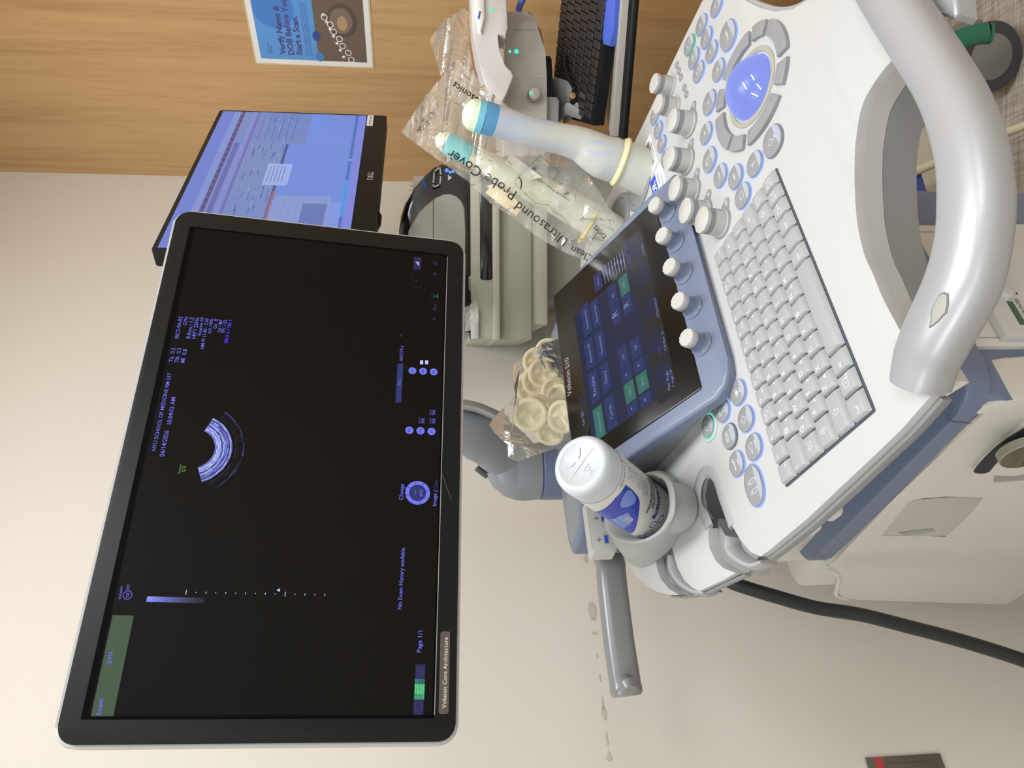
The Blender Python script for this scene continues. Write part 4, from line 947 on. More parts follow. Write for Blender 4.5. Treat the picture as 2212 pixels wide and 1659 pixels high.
k.tube(spline(pth, 5), .008, SILVER, 12, upv=(0, 1, 0), ry=.02); obj('arm_trim', k, US)
k = MB(); k.tube([at(1054, 1028, d_), at(1048, 1024, d_), at(1030, 1010, d_)], [.005, .009, .010], mat('latch_grey', (78, 84, 90), .4), 14, ry=.006); obj('arm_latch', k, ARM)
k = MB(); k.box(Pl(M.P(.0, .0, -.030), M.x, M.y), -.06, .06, -.09, .05, -.05, .0005, MGREY, r=.02, bev=.006); obj('monitor_mount', k, US)
# rear push handle
k = MB()
hp = [at(1300, 1140, 1.16), at(1304, 1180, 1.14), at(1318, 1215, 1.11), at(1322, 1260, 1.09), at(1336, 1380, 1.055), at(1350, 1475, 1.03)]
P = spline(hp, 8)
k.tube(P, .0185, SILV2, 24, upv=ZUP, ry=.021, power=3.2); RH = obj('rear_handle', k, US)
k = MB(); e0 = hp[-1]; dr = (hp[-1] - hp[-2]).normalized()
k.tube([e0, e0 + dr * .006, e0 + dr * .013, e0 + dr * .017], [.0192, .0205, .0205, .018], SILV2, 24, upv=ZUP, ry=[.0206, .0215, .0215, .018], power=3); 
k.tube([at(1357, 1472, 1.0) + Vector((0, 0, .002)), at(1360, 1482, .985), at(1362, 1490, .98)], [.011, .012, .008], SILV2, 20, upv=ZUP); obj('handle_end', k, RH)
k = MB(); k.box(HP, -.02, .32, .40, .47, -.02, .075, SILV2, r=.02, bev=.004); obj('rear_bracket', k, US)
k = MB(); k.tube(spline([at(1298, 1165, 1.2), at(1296, 1120, 1.22), at(1290, 1060, 1.22)], 4), .02, SILV2, 16, upv=ZUP, ry=.026); obj('rear_handle_root', k, US)
# --- gel bottle holder (grey cup)
rim_px = [(1304, 1120), (1308, 1143), (1320, 1160), (1345, 1172), (1378, 1174), (1410, 1163), (1434, 1143), (1449, 1115), (1453, 1085), (1449, 1052), (1438, 1030), (1418, 1020), (1390, 1022), (1360, 1035), (1330, 1060), (1310, 1090)]
base_px = [(1345, 1150), (1350, 1185), (1362, 1212), (1385, 1226), (1415, 1214), (1446, 1190), (1466, 1160), (1477, 1125), (1477, 1085), (1466, 1045), (1452, 1024), (1430, 1016), (1405, 1025), (1385, 1050), (1365, 1080), (1350, 1115)]
Cr = C.up(.045)
ra = spline([Vector(Cr.l(p)) for p in rim_px], 3, True); ba = spline([Vector(C.l(p)) for p in base_px], 3, True); n = len(ra)
rc_ = sum(ra, Vector((0, 0))) / n
vs = []; fs = []
def ringv(fn):
    for i in range(n): q = fn(i); vs.append(C.P(q[0], q[1], q[2]))
ringv(lambda i: (ba[i].x, ba[i].y, .0008))
ringv(lambda i: tuple(ba[i] * .93 + ra[i] * .07) + (.008,))
ringv(lambda i: tuple(ba[i] * .45 + ra[i] * .55) + (.028,))
ringv(lambda i: tuple(ra[i]) + (.042,))
for s_, h in ((.985, .0450), (.95, .0458), (.91, .0448), (.86, .038), (.80, .020), (.72, .004)):
    ringv(lambda i, s_=s_, h=h: tuple(rc_ + (ra[i] - rc_) * s_) + (h,))
rows_ = len(vs) // n
for j in range(rows_ - 1):
    for i in range(n): fs.append((j * n + i, j * n + (i + 1) % n, (j + 1) * n + (i + 1) % n, (j + 1) * n + i))
fs.append(tuple((rows_ - 1) * n + i for i in range(n))); fs.append(tuple(reversed(range(n))))
k = MB(); k.add(vs, fs, mat('cup_grey', (168, 172, 172), .5, bump=.1, bscale=300)); CUP = obj('gel_holder', k, US, smooth=60)
# --- thick black cable hanging at the back left
k = MB(); P = [at(1560, 1245, 1.02), at(1590, 1262, 1.01), at(1680, 1290, 1.0), at(1765, 1313, 1.0), at(1860, 1328, .99), at(1960, 1353, .98), at(2080, 1385, .97), at(2212, 1427, .96), at(2330, 1475, .95)]
k.tube(spline(P, 6), .0095, mat('cable_black', (32, 36, 40), .45), 14); obj('power_cable', k, US)

# ================================================================== gel bottle
bt = at(1252, 1000, .742); bb = at(1400, 1106, .862); ax = (bt - bb).normalized(); Lb = .205
R_ = .0318
k = MB(); base = bt - ax * Lb
k.lathe(base, ax, [(.012, -.03), (.013, 0), (.024, .012), (R_ - .002, .03), (R_, .045), (R_, Lb - .012), (R_ - .001, Lb - .006), (R_ - .0035, Lb - .0018), (R_ - .007, Lb - .0002), (R_ - .009, Lb - .0008), (R_ - .0105, Lb - .0022), (.0001, Lb - .0026)], CLEARW, 64)
GB = obj('gel_bottle', k, smooth=60)
tag(GB, 'white plastic gel bottle with blue label standing upside down in grey cup', 'bottle')
lx = (Vector((1, 0, 0)) - ax * ax.x).normalized(); ly = ax.cross(lx)
toc = (CAM - (bt + bb) / 2); toc = (toc - ax * toc.dot(ax)).normalized(); ly2 = ax.cross(toc)
def onb(s, t, e=0.0004):   # s around (m, 0 = faces camera), t down from the base
    th = -(s + .004) / R_; return bt - ax * t + (toc * math.cos(th) + ly2 * math.sin(th)) * (R_ + e)
k = MB(); LW_ = mat('label_white', (212, 212, 208), .4); LBL = mat('label_blue', (34, 58, 176), .35); LB2 = mat('label_pale', (110, 136, 208), .35)
def patch(s0, s1, t0, t1, m_, e, fn=None, n=24, mm=6):
    vs = []; fs = []
    for j in range(mm + 1):
        for i in range(n + 1):
            s = s0 + (s1 - s0) * i / n; lo, hi = (t0, t1) if fn is None else fn(s)
            vs.append(onb(s, lo + (hi - lo) * j / mm, e))
    for j in range(mm):
        for i in range(n): fs.append((j * (n + 1) + i, j * (n + 1) + i + 1, (j + 1) * (n + 1) + i + 1, (j + 1) * (n + 1) + i))
    k.add(vs, fs, m_)
def lerp(pts):
    def f(x):
        if x <= pts[0][0]: return pts[0][1]
        for (x0_, y0_), (x1_, y1_) in zip(pts[:-1], pts[1:]):
            if x <= x1_: return y0_ + (y1_ - y0_) * (x - x0_) / (x1_ - x0_)
        return pts[-1][1]
    return f
patch(-.055, .065, .031, .165, LW_, .0004, n=50)
lo_ = lerp([(-.012, .043), (.004, .041), (.016, .047), (.029, .056), (.045, .072)]); hi_ = lerp([(-.013, .060), (-.010, .081), (.002, .097), (.012, .113), (.024, .134), (.038, .153), (.05, .16)])
patch(-.013, .045, 0, 0, LBL, .0007, fn=lambda s: (lo_(s), hi_(s)))
hl = lerp([(-.012, .056), (-.008, .048), (.0, .050), (.006, .056), (.008, .064)]); hh = lerp([(-.012, .058), (-.008, .074), (-.003, .077), (.003, .072), (.008, .066)])
patch(-.012, .008, 0, 0, LB2, .0010, fn=lambda s: (hl(s), hh(s)))
sl_ = lerp([(.009, .080), (.018, .078), (.030, .086)]); sh_ = lerp([(.009, .082), (.011, .101), (.022, .112), (.034, .124)])
patch(.009, .034, 0, 0, LB2, .0010, fn=lambda s: (sl_(s), sh_(s)))
wrapb = lambda A, B_, c: onb(-A, B_, c)
def bt_text(t, s, tt, size, m_, bold=0.0, slope=.22, fit=None):
    k.text(None, t, 0, 0, size, .0012, m_, wrap=lambda A, B_, c: onb(s + A, tt + B_ + slope * A, c), bold=bold, fit=fit)
bt_text('8.5 fl oz (251.4 mL)', -.036, .0335, .0034, INKK, slope=.03, fit=.028)
for i, wd in enumerate((.014, .012, .014, .011, .015, .016, .014, .018, .018, .016)): bt_text(['Instructions for use', 'Refill only', 'apply to the skin', 'instrucciones de', 'Agitar antes de usar', 'Non stérile pour usage', 'gel hydrosoluble sans', 'Hypoallergénique et', 'bacteriostatic water', 'soluble colour free'][i], -.034, .0425 + i * .0052, .0030, INKK, fit=wd)
NAVI = mat('ink_navy', (30, 50, 150), .4)
bt_text('PureImage', -.046, .116, .0098, NAVI, .03, fit=.045); bt_text('Ultrasound Gel', -.040, .1065, .0052, INKK, .02, fit=.030); bt_text('Gel échographique', -.040, .0995, .0052, INKK, .02, fit=.038)
bt_text('Blue', .012, .0975, .0045, LW_, .02, fit=.009); bt_text('Bleu', .012, .0915, .0045, LW_, .02, fit=.009); bt_text('Azul', .012, .0855, .0045, LW_, fit=.009)
for s_, t_ in ((.014, .150), (.004, .140), (.026, .158), (-.006, .146)):
    pts = [(s_ + .005 * math.cos(math.radians(60 * i)), t_ + .005 * math.sin(math.radians(60 * i))) for i in range(6)]
    for i in range(6):
        a_, b_ = pts[i], pts[(i + 1) % 6]; k.tube([onb(*a_, .0007), onb(*b_, .0007)], .0003, NAVI, 4)
obj('label', k, GB, smooth=60)
k = MB(); BPp = Pl(bt, ly2, -toc + ax * 0); bp = Pl(bt - ax * .0024, ly2, toc)
bp.n = ax; k.tube([bp.P(-.020, .001, .0003), bp.P(.020, .001, .0003)], .0005, CLEARW, 6)
for s_ in (-1, 1): k.tube([bp.P(s_ * .012, -.012, .0004), bp.P(s_ * .007, -.007, .0004), bp.P(s_ * .003, -.006, .0004)], .0011, CLEARW, 6)
k.line(bp, [(-.004, .007), (.004, .007), (0, .013)], .0007, .0006, CLEARW, True); k.text(bp, 'PET', -.0035, .014, .003, .0006, CLEARW)
obj('base_embossing', k, GB)

# ================================================================== probes
def shaft(pts_r, m_, name, parent, ref=None, n=28):
    P = [p for p, r in pts_r]; R2 = [r for p, r in pts_r]
    S = []; Q = []
    sp = spline([Vector((p.x, p.y, p.z)) for p in P], 5)
    for i in range(len(sp)):
        t = i / 5; j = min(int(t), len(R2) - 2); u = t - j; Q.append(R2[j] * (1 - u) + R2[j + 1] * u)
    k = MB(); k.tube(sp, Q, m_, n, upv=(0, 1, 0)); return obj(name, k, parent, smooth=60)
SHE = mat('sheath_pale', (206, 208, 202), .28, sss=.15, bump=.25, bscale=120)
def blotch(m_, c0, c1, sc=(60, 60, 9), lo=.42, hi=.62):
    nt = m_.node_tree; b = nt.nodes['Principled BSDF']; tc = nt.nodes.new('ShaderNodeTexCoord'); mp_ = nt.nodes.new('ShaderNodeMapping'); mp_.inputs['Scale'].default_value = sc
    n = nt.nodes.new('ShaderNodeTexNoise'); n.inputs['Scale'].default_value = 1; n.inputs['Detail'].default_value = 6; n.inputs['Distortion'].default_value = .8
    cr = nt.nodes.new('ShaderNodeValToRGB'); cr.color_ramp.elements[0].position = lo; cr.color_ramp.elements[0].color = L3(*c0); cr.color_ramp.elements[1].position = hi; cr.color_ramp.elements[1].color = L3(*c1)
    nt.links.new(tc.outputs['Object'], mp_.inputs['Vector']); nt.links.new(mp_.outputs[0], n.inputs['Vector']); nt.links.new(n.outputs['Fac'], cr.inputs[0]); nt.links.new(cr.outputs[0], b.inputs['Base Color'])
blotch(SHE, (198, 200, 192), (182, 192, 210))
SHT = mat('probe_teal', (120, 196, 216), .3, sss=.2); SHT2 = mat('probe_blue', (92, 158, 204), .3, sss=.2); TIP = mat('tip_ivory', (216, 232, 206), .3, sss=.3)
RINGY = mat('latex_ring', (232, 224, 176), .4); GRIP = mat('grip_grey', (200, 204, 194), .4)
d1 = 1.035
def px_r(w_px, d): return w_px / 2 / F_PX * d
PB = thing('ultrasound_probe', at(1395, 372, d1), 'ivory and blue tipped ultrasound probe in a milky sheath, standing bare in front', 'ultrasound probe')
shaft([(at(1425, 390, d1), px_r(98, d1)), (at(1392, 373, d1), px_r(100, d1)), (at(1352, 355, d1 - .003), px_r(99, d1)), (at(1330, 347, d1 - .005), px_r(92, d1))], GRIP, 'grip', PB)
# sheath body
ctrs = [(1338, 350, 92), (1322, 345, 97), (1300, 338, 93), (1275, 324, 84), (1250, 311, 73), (1215, 301, 66), (1180, 293, 64), (1140, 283, 64), (1100, 270, 65), (1070, 261, 67)]
shaft([(at(x, y, d1 - (1345 - x) * .00010), px_r(w_, d1)) for x, y, w_ in ctrs], SHE, 'sheath', PB)
shaft([(at(1072, 262, d1 - .027), px_r(66, d1)), (at(1055, 257, d1 - .029), px_r(68, d1)), (at(1044, 254, d1 - .03), px_r(69, d1))], SHT2, 'acoustic_window', PB)
shaft([(at(1044, 254, d1 - .03), px_r(69, d1)), (at(1030, 250, d1 - .031), px_r(68.5, d1))], SHT, 'acoustic_window', PB)
tip = [(at(1030, 250, d1 - .031), px_r(68.5, d1)), (at(1018, 246.5, d1 - .032), px_r(64, d1)), (at(1009, 244, d1 - .032), px_r(52, d1)), (at(1003, 242, d1 - .032), px_r(34, d1)), (at(999.5, 241, d1 - .032), px_r(8, d1))]
shaft(tip, TIP, 'tip', PB)
k = MB(); axp = (at(1330, 346, d1) - at(1380, 364, d1)).normalized(); k.torus(at(1341, 350, d1 - .004), axp, px_r(98, d1), .0030, RINGY, 40, 10); k.torus(at(1336, 348, d1 - .004), axp, px_r(96, d1), .0016, RINGY, 40, 8); obj('elastic_ring', k, PB)
# second probe inside the clear bag
d2 = 1.10
PB2 = thing('ultrasound_probe', at(1300, 500, d2), 'teal tipped ultrasound probe wrapped in the crinkled clear printed bag', 'ultrasound probe')
shaft([(at(1335, 508, d2), px_r(74, d2)), (at(1300, 486, d2), px_r(76, d2)), (at(1270, 468, d2), px_r(74, d2)), (at(1235, 448, d2), px_r(72, d2)), (at(1200, 427, d2), px_r(70, d2))], mat('grip_ivory', (214, 214, 196), .4), 'grip', PB2)
shaft([(at(1205, 430, d2), px_r(66, d2)), (at(1150, 405, d2), px_r(62, d2)), (at(1080, 368, d2), px_r(54, d2)), (at(1015, 334, d2), px_r(48, d2))], mat('sheath_ivory', (216, 216, 190), .3, sss=.3), 'sheath', PB2)
shaft([(at(1018, 336, d2), px_r(50, d2)), (at(990, 322, d2), px_r(50, d2)), (at(965, 308, d2), px_r(46, d2))], mat('probe_teal2', (106, 198, 204), .3), 'acoustic_window', PB2)
shaft([(at(965, 308, d2), px_r(46, d2)), (at(953, 301, d2), px_r(38, d2)), (at(946, 297, d2), px_r(24, d2)), (at(942, 295, d2), px_r(6, d2))], TIP, 'tip', PB2)
k = MB(); k.torus(at(1272, 488, d2), (at(1270, 468, d2) - at(1300, 486, d2)), px_r(78, d2), .0026, mat('ring_yellow', (226, 208, 120), .4), 36, 8); obj('elastic_ring', k, PB2)

# ================================================================== clear printed bag over the second probe
from mathutils import noise
def crumple(x, y, seed):
    r1 = 1 - abs(noise.noise(Vector((x * .016 + y * .012, y * .02 - x * .009, seed + 9)))) * 2
    r2 = 1 - abs(noise.noise(Vector((x * .035 - y * .02, y * .03 + x * .02, seed + 3)))) * 2
    return noise.noise(Vector((x * .012, y * .012, seed))) * 1.2 + .8 * r1 + .4 * r2 + .25 * noise.noise(Vector((x * .09, y * .09, seed + 5)))
def sheet(outline, d_fn, m_, k, nz=.006, step=9, seed=1, off=0.0):
    """crumpled thin sheet: photo outline laid over a curved surface at real depth"""
    xs = [p[0] for p in outline]; ys = [p[1] for p in outline]
    def inside(x, y):
        c = False; n = len(outline)
        for i in range(n):
            x1, y1 = outline[i]; x2, y2 = outline[(i + 1) % n]
            if (y1 > y) != (y2 > y) and x < (x2 - x1) * (y - y1) / (y2 - y1) + x1: c = not c
        return c
    b = bmesh.new(); base = [b.verts.new((x, y, 0)) for x, y in outline]; b.faces.new(base)
    lo = (min(xs), min(ys)); hi = (max(xs), max(ys))
    v = lo[0]
    while v < hi[0]:
        bmesh.ops.bisect_plane(b, geom=list(b.verts) + list(b.edges) + list(b.faces), plane_co=(v, 0, 0), plane_no=(1, .13, 0)); v += step
    v = lo[1]
    while v < hi[1]:
        bmesh.ops.bisect_plane(b, geom=list(b.verts) + list(b.edges) + list(b.faces), plane_co=(0, v, 0), plane_no=(-.2, 1, 0)); v += step
    bmesh.ops.triangulate(b, faces=list(b.faces))
    for q in b.verts:
        x, y = q.co.x, q.co.y
        q.co = at(x, y, d_fn(x, y) + nz * crumple(x, y, seed) + off)
    k.bm(b, m_)
BAGM = film('clear_bag', (232, 230, 222), .19, rough=.10, bump=.7, bscale=36)
BAGM2 = film('clear_bag_back', (226, 222, 210), .14, rough=.12, bump=.8, bscale=26)
bagF = [(865, 286), (925, 200), (985, 128), (1040, 178), (1100, 236), (1155, 262), (1205, 300), (1245, 345), (1280, 395), (1310, 440), (1332, 470), (1336, 500), (1318, 528), (1292, 556), (1262, 562), (1225, 548), (1180, 524), (1150, 505), (1110, 470), (1060, 440), (1010, 392), (950, 348), (900, 312)]
k = MB(); sheet(bagF, lambda x, y: d2 - .052, BAGM, k, seed=2, nz=.007, step=8)
BK = k
BPL = Pl(at(1100, 380, d2 - .054), (1, 0, 0), (0, .05, 1))
k = BK
BINK = mat('bag_ink', (40, 42, 46), .5)
def bz(x, y): return (850 + x / 3.6866, 150 + y / 3.6866)
BPL2 = Pl(at(1100, 380, d2 - .060), (1, 0, 0), (0, .0, 1))
def to_px(P):
    c_ = RM.transposed() @ (P - CAM); return (1106 - F_PX * c_[1] / -c_[2], 829.5 - F_PX * c_[0] / -c_[2])
_P = BPL2.P
def onbag(a, b_, c=0.0):
    x, y = to_px(_P(a, b_, 0)); return at(x, y, d2 - .052 + .007 * crumple(x, y, 2) - .0025)
BPL2.P = onbag
# lettering runs upside down in the upright photo: baseline on the upper side
for t, p0, p1, bo in (('Probe Cover', (985, 975), (455, 628), 0), ('Ultrasound', (1395, 1350), (1000, 1050), 0), ('Clean', (1600, 1490), (1430, 1400), 0), ('osonics', (690, 235), (490, 95), .012), ('tion', (1700, 1330), (1620, 1240), 0)):
    k.tpx(BPL2, t, bz(*p0), bz(*p1), 0, BINK, bold=bo)
for t, p0, p1 in (('trophon® Printer Label', (1405, 1035), (1155, 870)), ('Infection Prevention. For Life.', (680, 165), (520, 62)), ('L00047 3.2', (610, 75), (540, 12)), ('CE', (330, 330), (375, 290)), ('2', (225, 480), (210, 460))):
    k.tpx(BPL2, t, bz(*p0), bz(*p1), 0, BINK)
def bl(pts, wd=.0005, closed=False): k.line(BPL2, [BPL2.l(bz(*p)) for p in pts], wd, 0, BINK, closed)
def dash(pts):
    q = [Vector(BPL2.l(bz(*p))) for p in pts]
    for a_, b_ in zip(q[:-1], q[1:]):
        n = max(1, int((b_ - a_).length / .0026))
        for i in range(n): u = a_ + (b_ - a_) * (i / n); v = a_ + (b_ - a_) * ((i + .55) / n); k.line(BPL2, [u, v], .0005, 0, BINK)
dash([(1170, 685), (970, 880), (965, 905), (1060, 1000), (1130, 1065), (1240, 1080), (1280, 1140), (1330, 1155), (1400, 1240)]); dash([(1170, 685), (1330, 830)])
bl([(1000, 860), (1015, 880), (1020, 910), (1015, 945)], .0016)
for c_, r_ in (((218, 472), 22), ((690, 245), 40)): bl([(c_[0] + r_ * math.cos(i * .5), c_[1] + r_ * .7 * math.sin(i * .5)) for i in range(13)], .0006, True)
bl([(280, 370), (310, 335), (345, 370), (315, 405)], .0006, True); bl([(285, 350), (300, 340), (320, 360)], .0006)
bl([(228, 400), (290, 440)], .0006); bl([(285, 395), (232, 450)], .0006); bl([(240, 385), (285, 430), (262, 450), (225, 410)], .0005, True)
for i in range(4): bl([(1580 + i * 14, 1340 - i * 20), (1590 + i * 14, 1352 - i * 20), (1582 + i * 14, 1362 - i * 20)], .0008)
BAG = obj('plastic_bag', k, smooth=35); tag(BAG, 'crinkled clear plastic bag with black printing draped over the teal tipped probe', 'bag')
k = MB(); sheet([(p[0] + 4, p[1]) for p in bagF], lambda x, y: d2 + .045, BAGM2, k, seed=6); obj('back_layer', k, BAG, smooth=80)
bagU = [(928, 84), (962, 42), (1003, 16), (1016, 32), (1013, 100), (1022, 150), (1060, 220), (1010, 240), (960, 190), (942, 130)]
k = MB(); sheet(bagU, lambda x, y: d2 + .01, BAGM, k, seed=4, nz=.012); obj('upper_flap', k, BAG, smooth=35)

# paper strip inside the bag
k = MB(); PS = Pl(at(1110, 410, d2 - .043), (1, 0, 0), (0, .2, 1))
k.prism(PS, [PS.l(bz(*p)) for p in ((935, 672), (885, 742), (1080, 880), (1185, 860))], 0, .0006, mat('paper_grey', (196, 192, 178), .7)); 
k.prism(PS, [PS.l(bz(*p)) for p in ((735, 985), (780, 915), (905, 960), (1028, 1098), (978, 1165), (850, 1075))], 0, .0008, mat('paper_ivory', (232, 214, 172), .7)); 
PSO = obj('paper_strip', k, smooth=0); tag(PSO, 'ivory paper strip stuck inside the printed clear bag', 'paper')

# ================================================================== bag of rolled covers
LAT = mat('latex', (236, 228, 196), .45, sss=.25, bump=.5, bscale=160)
dB = 1.0
def edge_d(y): return .988 + (850 - y) * .00044     # distance of the touch panel's upper edge
def cover(px, d, w_px, nrm, kind):
    d = edge_d(px[1]) + (d - .945) * .9 + .035; c_ = at(px[0], px[1], d); R0 = px_r(w_px * 1.06, d); nrm = Vector(nrm).normalized()
    k = MB(); ref = Vector((1, 0, 0)); x = (ref - nrm * ref.dot(nrm)).normalized(); y = nrm.cross(x); n = 40
    rows = []
    prof = [(.82, -.18), (.98, -.13), (1.06, 0), (1.0, .12), (.88, .16), (.77, .12), (.71, .01), (.60, -.06), (.45, -.03), (.28, -.10), (.08, -.06)]
    vs = []; fs = []; sd = px[0] * .01
    for j, (rr, hh) in enumerate(prof):
        for i in range(n):
            t = 2 * math.pi * i / n; wv = (0 if j < 6 else .07 * math.sin(3 * t + sd + j * .5) + .035 * math.sin(5 * t + j + sd)) * (1 if j < 10 else .3)
            wr = .010 * math.sin(4 * t + sd)
            vs.append(c_ + (x * math.cos(t) + y * math.sin(t)) * (R0 * (rr + wr)) + nrm * (R0 * (hh + wv)))
    for j in range(len(prof) - 1):
        for i in range(n): fs.append((j * n + i, j * n + (i + 1) % n, (j + 1) * n + (i + 1) % n, (j + 1) * n + i))
    fs.append(tuple((len(prof) - 1) * n + i for i in range(n))); fs.append(tuple(reversed(range(n))))
    k.add(vs, fs, LAT); return obj('rolled_probe_cover', k, smooth=70)
CV = [((1175, 806), .965, 63, (-.1, -1, .15), 'ivory rolled cover facing out, upper right of centre in the bag'),
      ((1163, 822), .985, 66, (-.25, -1, .2), 'ivory rolled cover tucked just behind the upper right one in the bag'),
      ((1150, 838), 1.0, 70, (-.3, -.9, .3), 'ivory rolled cover lying deepest behind the middle ones in the bag'),
      ((1186, 760), .985, 56, (.2, -1, .1), 'ivory rolled cover at the right end of the clear bag'),
      ((1160, 780), 1.005, 58, (.3, -1, .3), 'ivory rolled cover behind the two right hand ones, against the bag top'),
      ((1146, 896), .955, 70, (-.15, -1, .25), 'largest ivory rolled cover facing out at the left of the bag'),
      ((1162, 892), .975, 74, (.1, -1, -.05), 'ivory rolled cover stacked right behind the largest one in the bag'),
      ((1210, 862), .955, 62, (.1, -1, .5), 'ivory rolled cover low in the bag above the touch screen edge, middle'),
      ((1216, 900), .94, 68, (0, -1, .6), 'ivory rolled cover lowest in the bag, nearest the white bottle'),
      ((1200, 845), .975, 58, (.2, -1, .4), 'ivory rolled cover half hidden behind the low middle one in the bag'),
      ((1190, 935), .985, 58, (-.5, -1, .2), 'ivory rolled cover at the far left bottom of the bag, seen edge on')]
for px, d, w_, nr, lb in CV: tag(cover(px, d, w_, nr, 0), lb, 'probe cover', 'rolled latex covers in the clear bag')
BAGS = film('clear_bag_smooth', (232, 230, 220), .12, rough=.07, bump=.3, bscale=22)
BG2 = [(1110, 790), (1128, 772), (1151, 754), (1175, 742), (1205, 732), (1232, 745), (1245, 850), (1250, 930), (1232, 962), (1180, 975), (1118, 997), (1098, 988), (1096, 960), (1069, 936), (1056, 917), (1066, 903), (1090, 878), (1113, 852), (1108, 820)]
k = MB(); sheet(BG2, lambda x, y: edge_d(y) + .014 + .03 * ((x - 1165) ** 2 / 70 ** 2 + (y - 860) ** 2 / 110 ** 2) * .6, BAGS, k, seed=11, nz=.002)
B2 = obj('plastic_bag', k, smooth=80); tag(B2, 'small clear plastic bag filled with rolled ivory covers behind the touch screen', 'bag')
k = MB(); sheet(BG2, lambda x, y: edge_d(y) + .11, BAGM2, k, seed=12, nz=.005); obj('back_layer', k, B2, smooth=80)

# ================================================================== poster on the wood wall
tl = WW.l((555, 135)); bl_ = WW.l((805, 145)); a0 = (tl[0] + bl_[0]) / 2; b1, b0 = tl[1], bl_[1]; a1 = a0 + (b1 - b0) * .773
k = MB(); k.box(WW, a0 - .004, a1 + .004, b0 - .004, b1 + .004, .0005, .0012, mat('laminate_edge', (200, 176, 140), .25)); k.box(WW, a0, a1, b0, b1, .0012, .0016, mat('poster_white', (226, 224, 220), .3))
PO = obj('poster', k); tag(PO, 'laminated blue and brown notice taped to the wood wall', 'poster')
i0, i1 = a0 + .012, a1 - .012; j0, j1 = b0 + .012, b1 - .012; jm = j0 + (j1 - j0) * .46
k = MB(); z = .0018
k.rect(WW, i0, i1, jm, j1, z, mat('poster_blue', (84, 146, 212), .35)); k.rect(WW, i0, i1, j0, jm, z, mat('poster_brown', (104, 88, 76), .35))
PBL2 = mat('poster_blue_deep', (66, 124, 196), .35); k.disc(WW, i0 + .12, j1 - .045, .045, z + .0001, PBL2, 30); 
PI = mat('poster_ink', (70, 62, 128), .4)
for i, t in enumerate(('Verify Name &', 'DOB Before You', 'Start a Scan.')): k.text(WW, t, i0 + .012, j1 - .058 - i * .0185, .0135, z + .0002, PI, bold=.03)
for i in range(4): k.line(WW, [(i0 + .012, j1 - .105 - i * .004), (i0 + .135, j1 - .105 - i * .004)], .0007, z + .0002, PI)
k.text(WW, 'Department', i0 + .012, j1 - .022, .004, z + .0002, PI); k.text(WW, 'Radiology', i0 + .012, j1 - .028, .004, z + .0002, PI)
k.disc(WW, i0 + .098, jm - .062, .040, z + .0001, mat('poster_brown2', (84, 70, 60), .35), 30, .034); k.disc(WW, i0 + .098, jm - .060, .030, z + .0002, mat('poster_brown3', (120, 102, 88), .35), 30, .025); k.disc(WW, i0 + .092, jm - .062, .017, z + .0003, mat('poster_tan', (168, 140, 102), .35), 24, .011)
CH = mat('poster_chain', (226, 226, 222), .3)
for i in range(7): k.ringf(WW, i0 + .006 + i * .0165, jm - .075 + i * .0085 - (i % 2) * .003, .0055, .0075, z + .0004, CH, n=14); k.disc(WW, i0 + .012 + i * .0165, jm - .058 + i * .006, .0035, z + .0004, CH, 10)
k.disc(WW, i0 + .01, jm - .004, .012, z + .0003, PBL2, 16, .009); k.disc(WW, i0 + .06, jm - .002, .012, z + .0003, mat('poster_blue_deep2', (40, 70, 140), .35), 16, .009)
obj('printed_page', k, PO, smooth=0)

# ================================================================== desk monitor behind
A = at(326, 541, 1.20); v_ = at(491, 238, 1.585)
dx = Vector((v_.x - A.x, v_.y - A.y, 0)).normalized(); DM = Pl(A, dx, ZUP); DM = Pl(A, dx, ZUP)
w_ = (Vector((v_.x - A.x, v_.y - A.y))).length; hb = DM.l((834, 264))[1]; ht = DM.l((491, 238))[1]; ht0 = 0
DS = thing('computer_monitor', A + dx * (w_ / 2) + ZUP * hb, 'slim black computer monitor showing a blue records screen, against the wood wall', 'monitor')
k = MB(); k.box(DM, 0, w_, hb, .0, -.028, 0, MBLACK, r=.004, bev=.0015); BX = obj('casing', k, DS)
k = MB(); sx0, sx1, sy0, sy1 = .007, w_ - .007, hb + .040, -.008
k.rect(DM, sx0, sx1, sy0, sy1, .0006, glow('pc_blue', (96, 122, 200), 1)); SCN = obj('screen', k, DS, smooth=0)
k = MB(); z = .0010
def R4(x0, x1, y0, y1, rgb, dz=0.0):   # fractions of the screen, y down from the top
    k.rect(DM, sx0 + (sx1 - sx0) * x0, sx0 + (sx1 - sx0) * x1, sy1 - (sy1 - sy0) * y1, sy1 - (sy1 - sy0) * y0, z + dz, glow('pc_%d_%d_%d' % rgb, rgb, 1))
R4(0, 1, 0, .085, (104, 124, 204)); R4(0, 1, .085, .13, (122, 142, 204)); R4(0, 1, .13, .155, (74, 68, 122)); R4(0, 1, .155, .50, (112, 134, 190)); R4(0, .72, .17, .20, (96, 100, 170), .0002); R4(0, 1, .215, .235, (126, 134, 205), .0002); R4(0, 1, .245, .262, (104, 104, 178), .0002)
R4(.72, 1, .26, .62, (112, 130, 186), .0002); R4(.32, .72, .26, .50, (116, 136, 188), .0002); R4(0, 1, .50, .515, (60, 76, 130)); R4(0, .36, .505, .52, (150, 104, 110), .0002); R4(0, .5, .52, .94, (122, 146, 222)); R4(.30, .72, .52, .94, (110, 136, 214), .0001); R4(.72, 1, .62, .94, (112, 138, 214), .0001)
R4(.0, .33, .53, .86, (132, 150, 206), .0003); R4(0, .28, .70, .84, (98, 116, 176), .0004); R4(0, 1, .925, .945, (70, 110, 190), .0003); R4(.2, .45, .925, .945, (60, 150, 220), .0004); R4(0, 1, .945, 1, (120, 132, 214), .0003)
